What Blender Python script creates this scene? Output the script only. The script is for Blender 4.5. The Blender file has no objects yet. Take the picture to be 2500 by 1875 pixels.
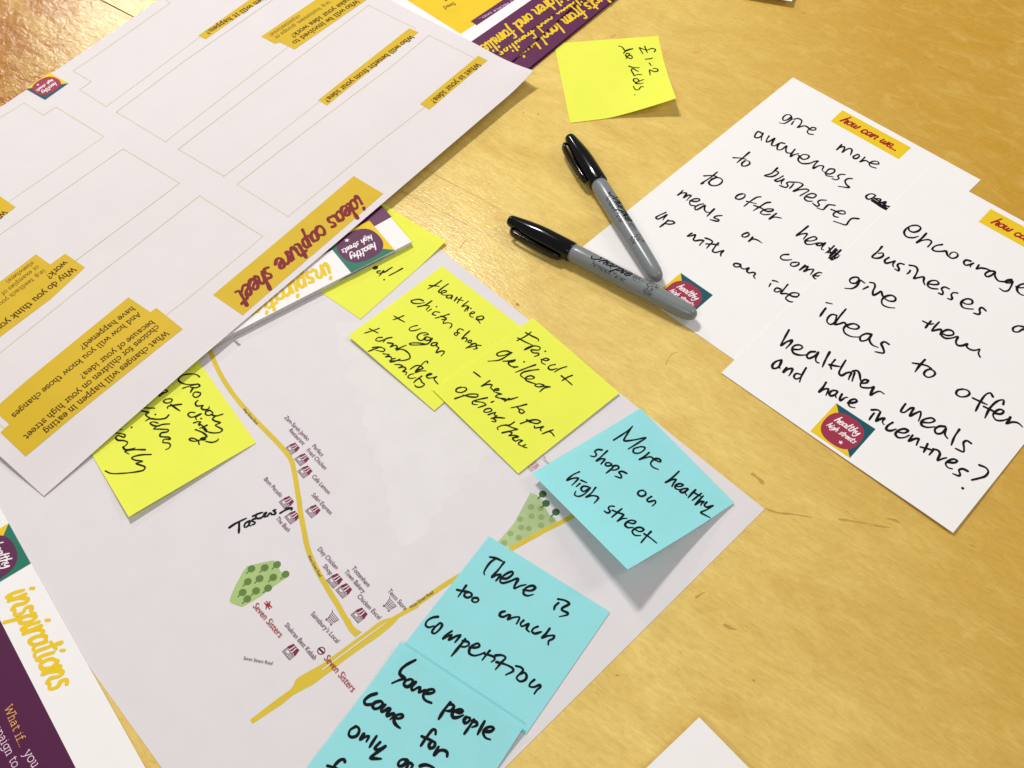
import bpy, math, random
import numpy as np
from mathutils import Matrix, Vector
random.seed(7)
S = bpy.context.scene
COL = S.collection

# ------------------------------------------------------------------ camera
F = 2650.0; TA, TB, CH = 0.6073, 1.5277, 0.512           # focal length in photo pixels, tilt, azimuth, distance
nrm = np.array([math.sin(TA)*math.cos(TB), math.sin(TA)*math.sin(TB), math.cos(TA)])
up = -nrm
d0 = np.array([0, 0, 1.0])
O3 = d0*CH/(nrm @ d0)
yax = d0 - (d0 @ up)*up; yax /= np.linalg.norm(yax)
xax = np.cross(yax, up)
R3 = np.array([xax, yax, up])                             # image frame (x right, y down, z forward) -> world
CAM = R3 @ (-O3)
cd = bpy.data.cameras.new('camera'); cam = bpy.data.objects.new('camera', cd); COL.objects.link(cam)
cr, cu, cb = R3 @ np.array([1., 0, 0]), R3 @ np.array([0, -1., 0]), R3 @ np.array([0, 0, -1.])
cam.matrix_world = Matrix(((cr[0], cu[0], cb[0], CAM[0]), (cr[1], cu[1], cb[1], CAM[1]), (cr[2], cu[2], cb[2], CAM[2]), (0, 0, 0, 1)))
cd.sensor_fit = 'HORIZONTAL'; cd.sensor_width = 36.0; cd.lens = 36.0*F/2500.0
cd.clip_start = 0.02; cd.clip_end = 50
S.camera = cam

def at(px, py, z=0.0):
    d = R3 @ np.array([(px-1250)/F, (py-937.5)/F, 1.0])
    return CAM + d*((z-CAM[2])/d[2])

# ------------------------------------------------------------------ room light
w = bpy.data.worlds.new('World'); S.world = w; w.use_nodes = True
w.node_tree.nodes['Background'].inputs[0].default_value = (1.0, 0.98, 0.975, 1)
w.node_tree.nodes['Background'].inputs[1].default_value = 0.27
def lamp(name, loc, target, sx, sy, power, color):
    ld = bpy.data.lights.new(name, 'AREA'); ld.shape = 'RECTANGLE'; ld.size = sx; ld.size_y = sy
    ld.energy = power; ld.color = color
    o = bpy.data.objects.new(name, ld); COL.objects.link(o)
    o.location = loc
    o.rotation_euler = (Vector(target)-Vector(loc)).to_track_quat('-Z', 'Y').to_euler()
    return o
P = at(285, 18)
dv = P-CAM; dv[2] = -dv[2]; dv /= np.linalg.norm(dv)
LA = P + dv*(1.5/dv[2])
lamp('ceiling_lamp', tuple(LA), (0, 0, 0), 0.22, 0.15, 10, (1.0, 0.97, 0.84))
lamp('ceiling_lamp', (-0.42, 1.15, 1.60), (0, 0, 0), 0.38, 0.12, 27, (1.0, 0.985, 0.985))
lamp('ceiling_lamp', (1.75, 0.25, 1.45), (0, 0, 0), 0.10, 0.80, 8.5, (0.99, 1.0, 0.985))
lamp('ceiling_lamp', (-0.55, -1.2, 1.6), (0, 0, 0), 1.1, 0.10, 8.5, (1.0, 0.985, 0.98))
S.view_settings.view_transform = 'Standard'; S.view_settings.look = 'None'
S.view_settings.exposure = -0.10; S.view_settings.gamma = 1.0

# ------------------------------------------------------------------ materials
def srgb(r, g, b):
    f = lambda c: (c/12.92 if c <= 0.04045 else ((c+0.055)/1.055)**2.4)
    return tuple(f(c/255.0) for c in (r, g, b))
def mat(name, rgb, rough=0.6, spec=0.3, trans=0.0, var=0.03, bump=0.0, bscale=900, coat=0.0):
    m = bpy.data.materials.new(name); m.use_nodes = True
    N, L = m.node_tree.nodes, m.node_tree.links
    b = N['Principled BSDF']; out = N['Material Output']
    c = srgb(*rgb)
    tc = N.new('ShaderNodeTexCoord'); nz = N.new('ShaderNodeTexNoise'); nz.inputs['Scale'].default_value = 60
    nz.inputs['Detail'].default_value = 4
    L.new(tc.outputs['Object'], nz.inputs['Vector'])
    cr_ = N.new('ShaderNodeValToRGB')
    cr_.color_ramp.elements[0].position = 0.3; cr_.color_ramp.elements[1].position = 0.7
    cr_.color_ramp.elements[0].color = tuple(x*(1-var) for x in c)+(1,)
    cr_.color_ramp.elements[1].color = tuple(min(1, x*(1+var*0.6)) for x in c)+(1,)
    L.new(nz.outputs['Fac'], cr_.inputs['Fac']); L.new(cr_.outputs['Color'], b.inputs['Base Color'])
    b.inputs['Roughness'].default_value = rough; b.inputs['Specular IOR Level'].default_value = spec
    if coat: b.inputs['Coat Weight'].default_value = coat; b.inputs['Coat Roughness'].default_value = 0.08
    if bump:
        n2 = N.new('ShaderNodeTexNoise'); n2.inputs['Scale'].default_value = bscale; n2.inputs['Detail'].default_value = 3
        L.new(tc.outputs['Object'], n2.inputs['Vector'])
        bp = N.new('ShaderNodeBump'); bp.inputs['Strength'].default_value = bump; bp.inputs['Distance'].default_value = 0.0002
        L.new(n2.outputs['Fac'], bp.inputs['Height']); L.new(bp.outputs['Normal'], b.inputs['Normal'])
    if trans:
        tr = N.new('ShaderNodeBsdfTranslucent'); mx = N.new('ShaderNodeMixShader'); mx.inputs[0].default_value = trans
        L.new(cr_.outputs['Color'], tr.inputs['Color'])
        L.new(b.outputs[0], mx.inputs[1]); L.new(tr.outputs[0], mx.inputs[2]); L.new(mx.outputs[0], out.inputs['Surface'])
    return m
M = dict(
  sheet=mat('sheet_paper', (238, 230, 229), 0.75, 0.15, trans=0.10, var=0.012, bump=0.15),
  map=mat('map_paper', (226, 219, 219), 0.6, 0.2, var=0.018, bump=0.12),
  card=mat('card_stock', (245, 241, 237), 0.6, 0.2, var=0.01, bump=0.1),
  edge=mat('card_edge', (228, 226, 222), 0.8, 0.1, var=0.1),
  ynote=mat('yellow_note_paper', (251, 255, 96), 0.8, 0.1, trans=0.16, var=0.02, bump=0.2),
  bnote=mat('blue_note_paper', (172, 242, 244), 0.8, 0.1, trans=0.24, var=0.02, bump=0.2),
  ink=mat('black_marker_ink', (16, 16, 22), 0.6, 0.1, var=0.2),
  inky=mat('black_ink_on_yellow', (22, 26, 10), 0.6, 0.1, var=0.25),
  mustard=mat('mustard_print', (216, 180, 38), 0.6, 0.2, var=0.03),
  gold=mat('gold_print', (238, 200, 34), 0.6, 0.2, var=0.04),
  road=mat('road_yellow_print', (218, 190, 56), 0.6, 0.2, var=0.05),
  maroon=mat('maroon_print', (130, 22, 32), 0.6, 0.2, var=0.06),
  red=mat('red_print', (164, 22, 38), 0.6, 0.2, var=0.04),
  brown=mat('brown_print', (80, 42, 12), 0.65, 0.15, var=0.1),
  brownl=mat('light_brown_print', (132, 88, 26), 0.65, 0.15, var=0.1),
  tan=mat('tan_line_print', (222, 211, 176), 0.7, 0.1, var=0.05),
  purple=mat('purple_print', (92, 20, 72), 0.5, 0.3, var=0.03),
  dpurple=mat('deep_purple_print', (80, 8, 62), 0.5, 0.3, var=0.03),
  pink=mat('pale_pink_print', (240, 206, 222), 0.6, 0.2),
  peach=mat('peach_print', (236, 172, 90), 0.6, 0.2),
  berry=mat('berry_print', (160, 46, 72), 0.55, 0.25, var=0.03),
  blobp=mat('plum_print', (94, 36, 76), 0.55, 0.25, var=0.03),
  teal=mat('teal_print', (14, 84, 96), 0.55, 0.25, var=0.06),
  green=mat('green_print', (28, 116, 94), 0.55, 0.25, var=0.04),
  white=mat('white_print', (250, 240, 240), 0.6, 0.2),
  label=mat('plum_text_print', (108, 58, 84), 0.65, 0.15),
  grey=mat('dark_grey_text_print', (70, 62, 66), 0.65, 0.15),
  navy=mat('navy_print', (40, 48, 84), 0.6, 0.2),
  park=mat('park_green_print', (170, 194, 122), 0.6, 0.2, var=0.08),
  parkf=mat('faded_park_green_print', (178, 196, 142), 0.6, 0.2, var=0.14),
  tree=mat('tree_green_print', (98, 128, 62), 0.6, 0.2, var=0.06),
  treef=mat('faded_tree_green_print', (150, 172, 104), 0.6, 0.2, var=0.12),
  treed=mat('dark_tree_green_print', (62, 98, 52), 0.6, 0.2, var=0.06),
  cap=mat('black_gloss_plastic', (5, 5, 6), 0.12, 0.4, var=0.1),
  barrel=mat('grey_gloss_plastic', (128, 133, 132), 0.26, 0.45, var=0.02),
  dirt=mat('dark_groove_wood', (80, 48, 18), 0.9, 0.1, var=0.3),
)

def wood(name, base, dark, seed):
    m = bpy.data.materials.new(name); m.use_nodes = True
    N, L = m.node_tree.nodes, m.node_tree.links
    b = N['Principled BSDF']
    tc = N.new('ShaderNodeTexCoord')
    g0, g1 = at(1040, 411), at(1245, 522.5)
    ang = math.atan2(g1[1]-g0[1], g1[0]-g0[0])
    rot = N.new('ShaderNodeMapping'); rot.inputs['Rotation'].default_value = (0, 0, -ang)
    rot.inputs['Location'].default_value = (seed, seed*0.37, 0)
    L.new(tc.outputs['Object'], rot.inputs['Vector'])
    def noise(sx, sy, scale, detail, rough=0.55, dist=0.0):
        mp = N.new('ShaderNodeMapping'); mp.inputs['Scale'].default_value = (sx, sy, 1)
        L.new(rot.outputs['Vector'], mp.inputs['Vector'])
        n = N.new('ShaderNodeTexNoise'); n.inputs['Scale'].default_value = scale; n.inputs['Detail'].default_value = detail
        n.inputs['Roughness'].default_value = rough; n.inputs['Distortion'].default_value = dist
        L.new(mp.outputs['Vector'], n.inputs['Vector']); return n.outputs['Fac']
    def ramp(src, p0, p1, c0=(0, 0, 0, 1), c1=(1, 1, 1, 1)):
        r = N.new('ShaderNodeValToRGB'); e = r.color_ramp.elements
        e[0].position = p0; e[1].position = p1; e[0].color = c0; e[1].color = c1
        L.new(src, r.inputs['Fac']); return r.outputs['Color']
    def mix(fac, a, c, mode='MIX', f=None):
        x = N.new('ShaderNodeMixRGB'); x.blend_type = mode
        if f is not None: x.inputs[0].default_value = f
        else: L.new(fac, x.inputs[0])
        for k, v in ((1, a), (2, c)):
            if isinstance(v, tuple): x.inputs[k].default_value = v
            else: L.new(v, x.inputs[k])
        return x.outputs[0]
    B = srgb(*base)+(1,); D = srgb(*dark)+(1,)
    lite = tuple(min(1, v*f) for v, f in zip(B[:3], (1.10, 1.12, 1.30)))+(1,)
    # base colour: pale mid-table, deeper orange towards the left and right
    sx = N.new('ShaderNodeSeparateXYZ'); L.new(tc.outputs['Object'], sx.inputs[0])
    mr = N.new('ShaderNodeMapRange'); mr.interpolation_type = 'SMOOTHSTEP'
    mr.inputs[1].default_value = 0.05; mr.inputs[2].default_value = 0.34; L.new(sx.outputs['X'], mr.inputs[0])
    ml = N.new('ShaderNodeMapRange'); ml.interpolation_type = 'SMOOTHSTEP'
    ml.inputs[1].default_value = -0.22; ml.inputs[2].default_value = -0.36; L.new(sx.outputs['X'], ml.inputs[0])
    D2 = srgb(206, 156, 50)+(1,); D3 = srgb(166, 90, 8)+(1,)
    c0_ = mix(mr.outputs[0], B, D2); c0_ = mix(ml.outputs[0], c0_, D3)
    blot = ramp(noise(1.0, 1.9, 13, 7, 0.70, 0.9), 0.40, 0.66)
    c = mix(blot, c0_, mix(None, c0_, D, f=0.62))
    pale = ramp(noise(1.3, 2.4, 30, 7, 0.7, 0.8), 0.50, 0.72)
    c = mix(pale, c, mix(None, c, lite, f=0.28))
    streak = ramp(noise(5, 15, 12, 6, 0.72, 1.1), 0.42, 0.66)
    c = mix(streak, c, mix(None, c, (0.50, 0.35, 0.085, 1), f=0.20))
    fine = ramp(noise(16, 38, 14, 5, 0.7, .6), 0.34, 0.62)
    c = mix(None, c, mix(fine, (0.80, 0.75, 0.62, 1), (1, 1, 1, 1)), 'MULTIPLY', f=0.42)
    grain = ramp(noise(9, 120, 7, 4, 0.6, 0.25), 0.40, 0.60)
    c = mix(None, c, mix(grain, (0.84, 0.78, 0.66, 1), (1, 1, 1, 1)), 'MULTIPLY', f=0.30)
    speck = ramp(noise(20, 44, 10, 3, 0.55), 0.66, 0.78)
    c = mix(speck, c, mix(None, c, (0.30, 0.17, 0.04, 1), f=0.42))
    spot = ramp(noise(3, 8, 12, 6, 0.7, 0.2), 0.66, 0.80)
    c = mix(spot, c, mix(None, c, (0.34, 0.20, 0.05, 1), f=0.34))
    spk = ramp(noise(1, 1.6, 330, 2, 0.5), 0.76, 0.80)
    c = mix(spk, c, mix(None, c, (0.20, 0.11, 0.03, 1), f=0.5))
    L.new(c, b.inputs['Base Color'])
    rr = N.new('ShaderNodeMapRange'); rr.inputs[3].default_value = 0.13; rr.inputs[4].default_value = 0.26
    L.new(noise(3, 14, 10, 4), rr.inputs[0]); L.new(rr.outputs[0], b.inputs['Roughness'])
    b.inputs['Specular IOR Level'].default_value = 0.30
    ad = N.new('ShaderNodeMath'); ad.operation = 'ADD'
    mu = N.new('ShaderNodeMath'); mu.operation = 'MULTIPLY'; mu.inputs[1].default_value = 0.5
    L.new(noise(14, 40, 12, 4, 0.6), ad.inputs[0]); L.new(noise(30, 160, 6, 4, 0.6), mu.inputs[0]); L.new(mu.outputs[0], ad.inputs[1])
    wv = N.new('ShaderNodeMath'); wv.operation = 'MULTIPLY'; L.new(noise(9, 13, 11, 3, 0.55, 0.6), wv.inputs[0]); L.new(ml.outputs[0], wv.inputs[1])
    w3 = N.new('ShaderNodeMath'); w3.operation = 'MULTIPLY_ADD'; w3.inputs[1].default_value = 3.2; L.new(wv.outputs[0], w3.inputs[0]); L.new(ad.outputs[0], w3.inputs[2]); ad = w3
    bp = N.new('ShaderNodeBump'); bp.inputs['Strength'].default_value = 0.32; bp.inputs['Distance'].default_value = 0.0005
    L.new(ad.outputs[0], bp.inputs['Height']); L.new(bp.outputs['Normal'], b.inputs['Normal'])
    return m
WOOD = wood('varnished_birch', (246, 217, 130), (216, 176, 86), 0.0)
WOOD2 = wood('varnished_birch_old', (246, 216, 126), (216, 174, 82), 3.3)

# ------------------------------------------------------------------ object helpers
def tag(o, label=None, cat=None, group=None, kind=None):
    if label: o['label'] = label
    if cat: o['category'] = cat
    if group: o['group'] = group
    if kind: o['kind'] = kind
    return o
def thing(name, loc, label, cat, group=None):
    o = bpy.data.objects.new(name, None); COL.objects.link(o); o.empty_display_size = 0.01
    o.location = tuple(loc)
    return tag(o, label, cat, group)
def obj(name, V, Fc, m, parent=None, smooth=False):
    me = bpy.data.meshes.new(name); me.from_pydata([tuple(v) for v in V], [], Fc); me.materials.append(m)
    if smooth: me.polygons.foreach_set('use_smooth', [True]*len(me.polygons))
    me.update()
    o = bpy.data.objects.new(name, me); COL.objects.link(o)
    if parent is not None:
        o.parent = parent
        if parent.parent is None and parent.type == 'EMPTY':
            o.matrix_parent_inverse = Matrix.Translation(parent.location).inverted()
    return o

class Surf:                                                # a paper surface given as a height over the table
    def __init__(s, f): s.f = f if callable(f) else (lambda x, y, c=f: c)
    def px(s, p):                                          # photo pixel -> point of the surface (x, y)
        z = s.f(*at(*p)[:2])
        for _ in range(12): q = at(p[0], p[1], z); z = s.f(q[0], q[1])
        return (q[0], q[1])
def quad_surf(px4, z4, e=1.0, base=0.0):                   # corners in order; first edge is the one that lies flat
    q = [at(p[0], p[1], z)[:2] for p, z in zip(px4, z4)]
    A = np.array([[q[1][0]-q[0][0], q[3][0]-q[0][0]], [q[1][1]-q[0][1], q[3][1]-q[0][1]]]); Ai = np.linalg.inv(A)
    def f(x, y):
        u, v = Ai @ np.array([x-q[0][0], y-q[0][1]])
        v0 = v; u = min(1.1, max(-.1, u)); v = min(1.1, max(0.0, v)); ve = v**e
        return (z4[0]*(1-u)+z4[1]*u)*(1-ve) + (z4[3]*(1-u)+z4[2]*u)*ve
    s = Surf(f); s.q = q; return s
def sq_from(a, b, side, z=0.0):                            # square: edge a->b given in pixels, interior on the left hand side in photo terms
    A, B = at(a[0], a[1], z)[:2], at(b[0], b[1], z)[:2]
    d = np.array(B)-np.array(A); L = np.linalg.norm(d); n = np.array([-d[1], d[0]])/L
    return [tuple(A), tuple(B), tuple(np.array(B)+n*side), tuple(np.array(A)+n*side)]

def paper(name, q, surf, m, parent, th=0.00012, nu=12, nv=12, edge=None):
    """solid sheet: grid over the world quad q, top at the surface"""
    q = [np.array(p) for p in q]
    V = []; Fc = []
    for k in range(2):
        for j in range(nv+1):
            for i in range(nu+1):
                u, v = i/nu, j/nv
                p = q[0]*(1-u)*(1-v)+q[1]*u*(1-v)+q[2]*u*v+q[3]*(1-u)*v
                V.append((p[0], p[1], surf.f(p[0], p[1])-k*th))
    n = (nu+1)*(nv+1); I = lambda i, j: j*(nu+1)+i
    for j in range(nv):
        for i in range(nu):
            Fc.append((I(i, j), I(i+1, j), I(i+1, j+1), I(i, j+1)))
            Fc.append((n+I(i, j), n+I(i, j+1), n+I(i+1, j+1), n+I(i+1, j)))
    for i in range(nu):
        Fc.append((I(i, 0), n+I(i, 0), n+I(i+1, 0), I(i+1, 0))); Fc.append((I(i, nv), I(i+1, nv), n+I(i+1, nv), n+I(i, nv)))
    for j in range(nv):
        Fc.append((I(0, j), I(0, j+1), n+I(0, j+1), n+I(0, j))); Fc.append((I(nu, j), n+I(nu, j), n+I(nu, j+1), I(nu, j+1)))
    V = [tuple(v) for v in V]
    a = (q[1]-q[0]); b_ = (q[3]-q[0])
    if a[0]*b_[1]-a[1]*b_[0] < 0: Fc = [tuple(reversed(f)) for f in Fc]
    o = obj(name, V, Fc, m, parent, smooth=False)
    return o

class MB:
    def __init__(s, surf, off=0.00006): s.V = []; s.F = []; s.surf = surf; s.off = off; s.k = 0
    def add(s, pts, faces, lift=0.0, ramp=0.0):
        n = len(s.V)
        for i, p in enumerate(pts): s.V.append((p[0], p[1], s.surf.f(p[0], p[1])+s.off+lift+ramp*i))
        for f in faces:
            a, b, c = pts[f[0]], pts[f[1]], pts[f[2]]
            cr_ = (b[0]-a[0])*(c[1]-a[1])-(b[1]-a[1])*(c[0]-a[0])
            s.F.append(tuple(n+i for i in (f if cr_ >= 0 else reversed(f))))
    def disc(s, c, r, lift=0.0, n=12, squash=None):
        s.add([(c[0]+r*math.cos(2*math.pi*k/n), c[1]+r*math.sin(2*math.pi*k/n)) for k in range(n)], [tuple(range(n))], lift)
    def stroke(s, pts, wd, smooth=True, taper=0.0, vary=0.0, closed=False, cap=True):
        """ribbon of width wd (metres) through world points"""
        lift = (s.k % 5)*0.000016; s.k += 1
        P = [np.array(p, float) for p in pts]
        if len(P) == 1 or max(np.linalg.norm(P[0]-p) for p in P) < wd*0.4:
            s.disc(P[0], wd*0.62, lift); return
        if smooth and len(P) > 2:
            Q = [P[0]*2-P[1]]+P+[P[-1]*2-P[-2]]; R = []
            for i in range(1, len(Q)-2):
                p0, p1, p2, p3 = Q[i-1:i+3]
                d1, d2, d3 = [max(1e-7, np.linalg.norm(b-a))**0.5 for a, b in ((p0, p1), (p1, p2), (p2, p3))]
                m1 = ((p1-p0)/d1-(p2-p0)/(d1+d2)+(p2-p1)/d2)*d2
                m2 = ((p2-p1)/d2-(p3-p1)/(d2+d3)+(p3-p2)/d3)*d2
                n = max(2, min(10, int(np.linalg.norm(p2-p1)/0.0007)))
                for k in range(n):
                    t = k/n; t2, t3 = t*t, t*t*t
                    R.append(p1*(2*t3-3*t2+1)+m1*(t3-2*t2+t)+p2*(-2*t3+3*t2)+m2*(t3-t2))
            R.append(P[-1])
        elif len(P) > 2 and not smooth:
            for a, b in zip(P, P[1:]): s.stroke([a, b], wd, False, cap=False)
            for p in P[1:-1]: s.disc(p, wd*.5, lift+.00009, 8)
            if cap: s.disc(P[0], wd*.5, lift+.00009, 8); s.disc(P[-1], wd*.5, lift+.00009, 8)
            return
        else:
            R = []
            for a, b in zip(P, P[1:]):
                n = max(1, min(60, int(np.linalg.norm(b-a)/0.004)))
                for k in range(n): R.append(a+(b-a)*k/n)
            R.append(P[-1])
        n = len(R); ph = random.random()*6
        T = []
        for i in range(n):
            t = R[min(i+1, n-1)]-R[max(i-1, 0)]; l = np.linalg.norm(t); T.append(t/l if l > 1e-9 else (T[-1] if T else np.array([1., 0])))
        def hw(i):
            f = i/(n-1); h = wd*0.5
            if vary: h *= 1+vary*math.sin(ph+i*0.55)*0.6+vary*math.sin(ph*2+i*0.21)*0.6
            if taper: h *= 1-taper*max(0, (f-0.72)/0.28)**1.5
            return h
        pts2 = []; fc = []
        for i in range(n):
            t = T[i]; nn = np.array([-t[1], t[0]]); h = hw(i)
            pts2 += [R[i]+nn*h, R[i]-nn*h]
        for i in range(n-1):
            fc.append((2*i+1, 2*i+3, 2*i+2)); fc.append((2*i+1, 2*i+2, 2*i))
        s.add(pts2, fc, lift, 0.0000004)
        if cap:
            s.disc(R[0], hw(0), lift-0.000004, 10); s.disc(R[-1], hw(n-1), lift+0.000004+n*.0000008, 10)
        # joints where the pen turns sharply
        for i in range(1, n-1):
            if T[i-1] @ T[i] < 0.80: s.disc(R[i], hw(i)*0.98, lift+0.000005+i*.0000008, 10)
    def poly(s, pts, lift=0.0, sub=0):
        """flat printed patch; quads are subdivided so that they follow a curved sheet"""
        P = [np.array(p, float) for p in pts]
        if len(P) == 4 and sub:
            n1 = n2 = sub; G = []; Fc = []
            for j in range(n2+1):
                for i in range(n1+1):
                    u, v = i/n1, j/n2
                    G.append(P[0]*(1-u)*(1-v)+P[1]*u*(1-v)+P[2]*u*v+P[3]*(1-u)*v)
            for j in range(n2):
                for i in range(n1):
                    a = j*(n1+1)+i; Fc.append((a, a+1, a+n1+2, a+n1+1))
            s.add(G, Fc, lift)
        else:
            from mathutils.geometry import tessellate_polygon
            tri = tessellate_polygon([[Vector((p[0], p[1], 0)) for p in P]])
            s.add(P, [tuple(t) for t in tri], lift)
    def build(s, name, m, parent): return obj(name, s.V, s.F, m, parent)

def T(tile, txt):
    """traced strokes: coordinates inside an enlarged tile of the photograph -> photo pixels"""
    ox, oy, sc = TILES[tile]; out = []
    for part in txt.replace('\n', ' ').split(';'):
        pts = [tuple(float(v) for v in q.split(',')) for q in part.split()]
        if pts: out.append([(ox+x/sc, oy+y/sc) for x, y in pts])
    return out
TILES = dict(T1=(1600,250,4), T2=(1560,500,4), T3=(1947,500,4), T4=(1850,750,4), T5=(1947,950,4), T6=(1220,300,4), T7=(1947,400,4),
  U1=(840,640,4), U2=(1050,780,4), U3=(200,860,4), U4=(1290,1000,4), U5=(960,1300,4), U6=(760,1460,4), U7=(700,500,4),
  V1=(500,820,4), V2=(500,1200,4), V3=(700,1300,4), V4=(500,1460,4), V5=(0,1200,5.53), V6=(0,1460,4), V7=(1160,1000,4), V8=(1100,0,5.53),
  A1=(0,0,4.424), A2=(450,0,4.424), A3=(900,0,4.424), A4=(1300,0,4.424), A5=(1750,0,2.949), A6=(0,350,4.424), A7=(0,700,4.424), A8=(450,350,4.424), W=(450,500,4), P=(0,0,1), O=(0,0,0.8848))
for k in TILES:
    if TILES[k][2] == 4: TILES[k] = TILES[k][:2]+(3.998,)
def px(tile, x, y): o = TILES[tile]; return (o[0]+x/o[2], o[1]+y/o[2])
def write(name, surf, parent, m, wd, groups, taper=0.35, vary=0.20, off=0.00008):
    mb = MB(surf, off)
    for tile, txt in groups:
        for st in T(tile, txt): mb.stroke([surf.px(p) for p in st], wd, taper=taper, vary=vary)
    return mb.build(name, m, parent)

# ------------------------------------------------------------------ lettering
SCRIPT = {
 'a':(10,'8,8 4,10 1,6 2,1 6,2 8,8; 8,9 8,2 10,1'),'c':(8.5,'7,8 4,10 1,6 2,1 5,0 9,3'),'d':(10.5,'8,8 4,10 1,6 2,1 6,2 9,9; 10,18 9,9 8,1 10,1'),
 'e':(8.5,'1,4 6,6 7,9 4,10 1,6 2,1 5,0 9,3'),'f':(7.5,'9,17 6,18 4,12 3,2 1,-5; 0,9 8,10'),'g':(10,'8,8 4,10 1,6 2,1 6,2 9,9 7,-3 3,-6 1,-3'),
 'h':(9.5,'4,18 2,8 1,0; 1,2 3,7 6,10 8,8 7,2 9,0'),'i':(5,'2,10 1,3 2,0 4,2; 3,14 4,15.5'),'l':(5.5,'4,18 2,8 2,1 4,1'),
 'm':(14,'1,10 1,0; 1,2 3,7 5,10 7,8 6,0; 6,2 8,7 10,10 12,8 11,2 13,0'),'n':(9.5,'1,10 1,0; 1,2 3,7 6,10 8,8 7,2 9,0'),
 'o':(9,'5,10 1,7 2,1 6,1 8,6 5,10 6,9 9,9'),'p':(9.5,'3,10 2,2 0,-7; 2,5 6,10 8,7 6,1 3,1'),'r':(7,'1,10 1,0; 1,3 3,8 6,10 7,9'),
 's':(7.5,'7,9 4,10 3,7 6,4 5,0 1,1'),'t':(7,'4,16 3,8 3,1 6,0; 0,11 7,12'),'u':(9.5,'1,10 1,3 3,0 6,3 8,10; 8,10 7,3 9,0'),
 'w':(12,'1,10 1,2 4,1 6,8 6,2 9,1 11,10'),'y':(9,'1,10 1,4 4,3 8,10 7,-2 4,-6 1,-4'),'b':(9,'3,18 1,8 1,1 5,0 8,4 6,8 2,6'),
 'S':(14,'14,16 10,18 6,15 7,11 11,7 9,1 3,-1 0,3'),' ':(7,''),'.':(4,'1,0 1.8,0.6'),"'":(3,'2,17 1,14'),
}
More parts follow.
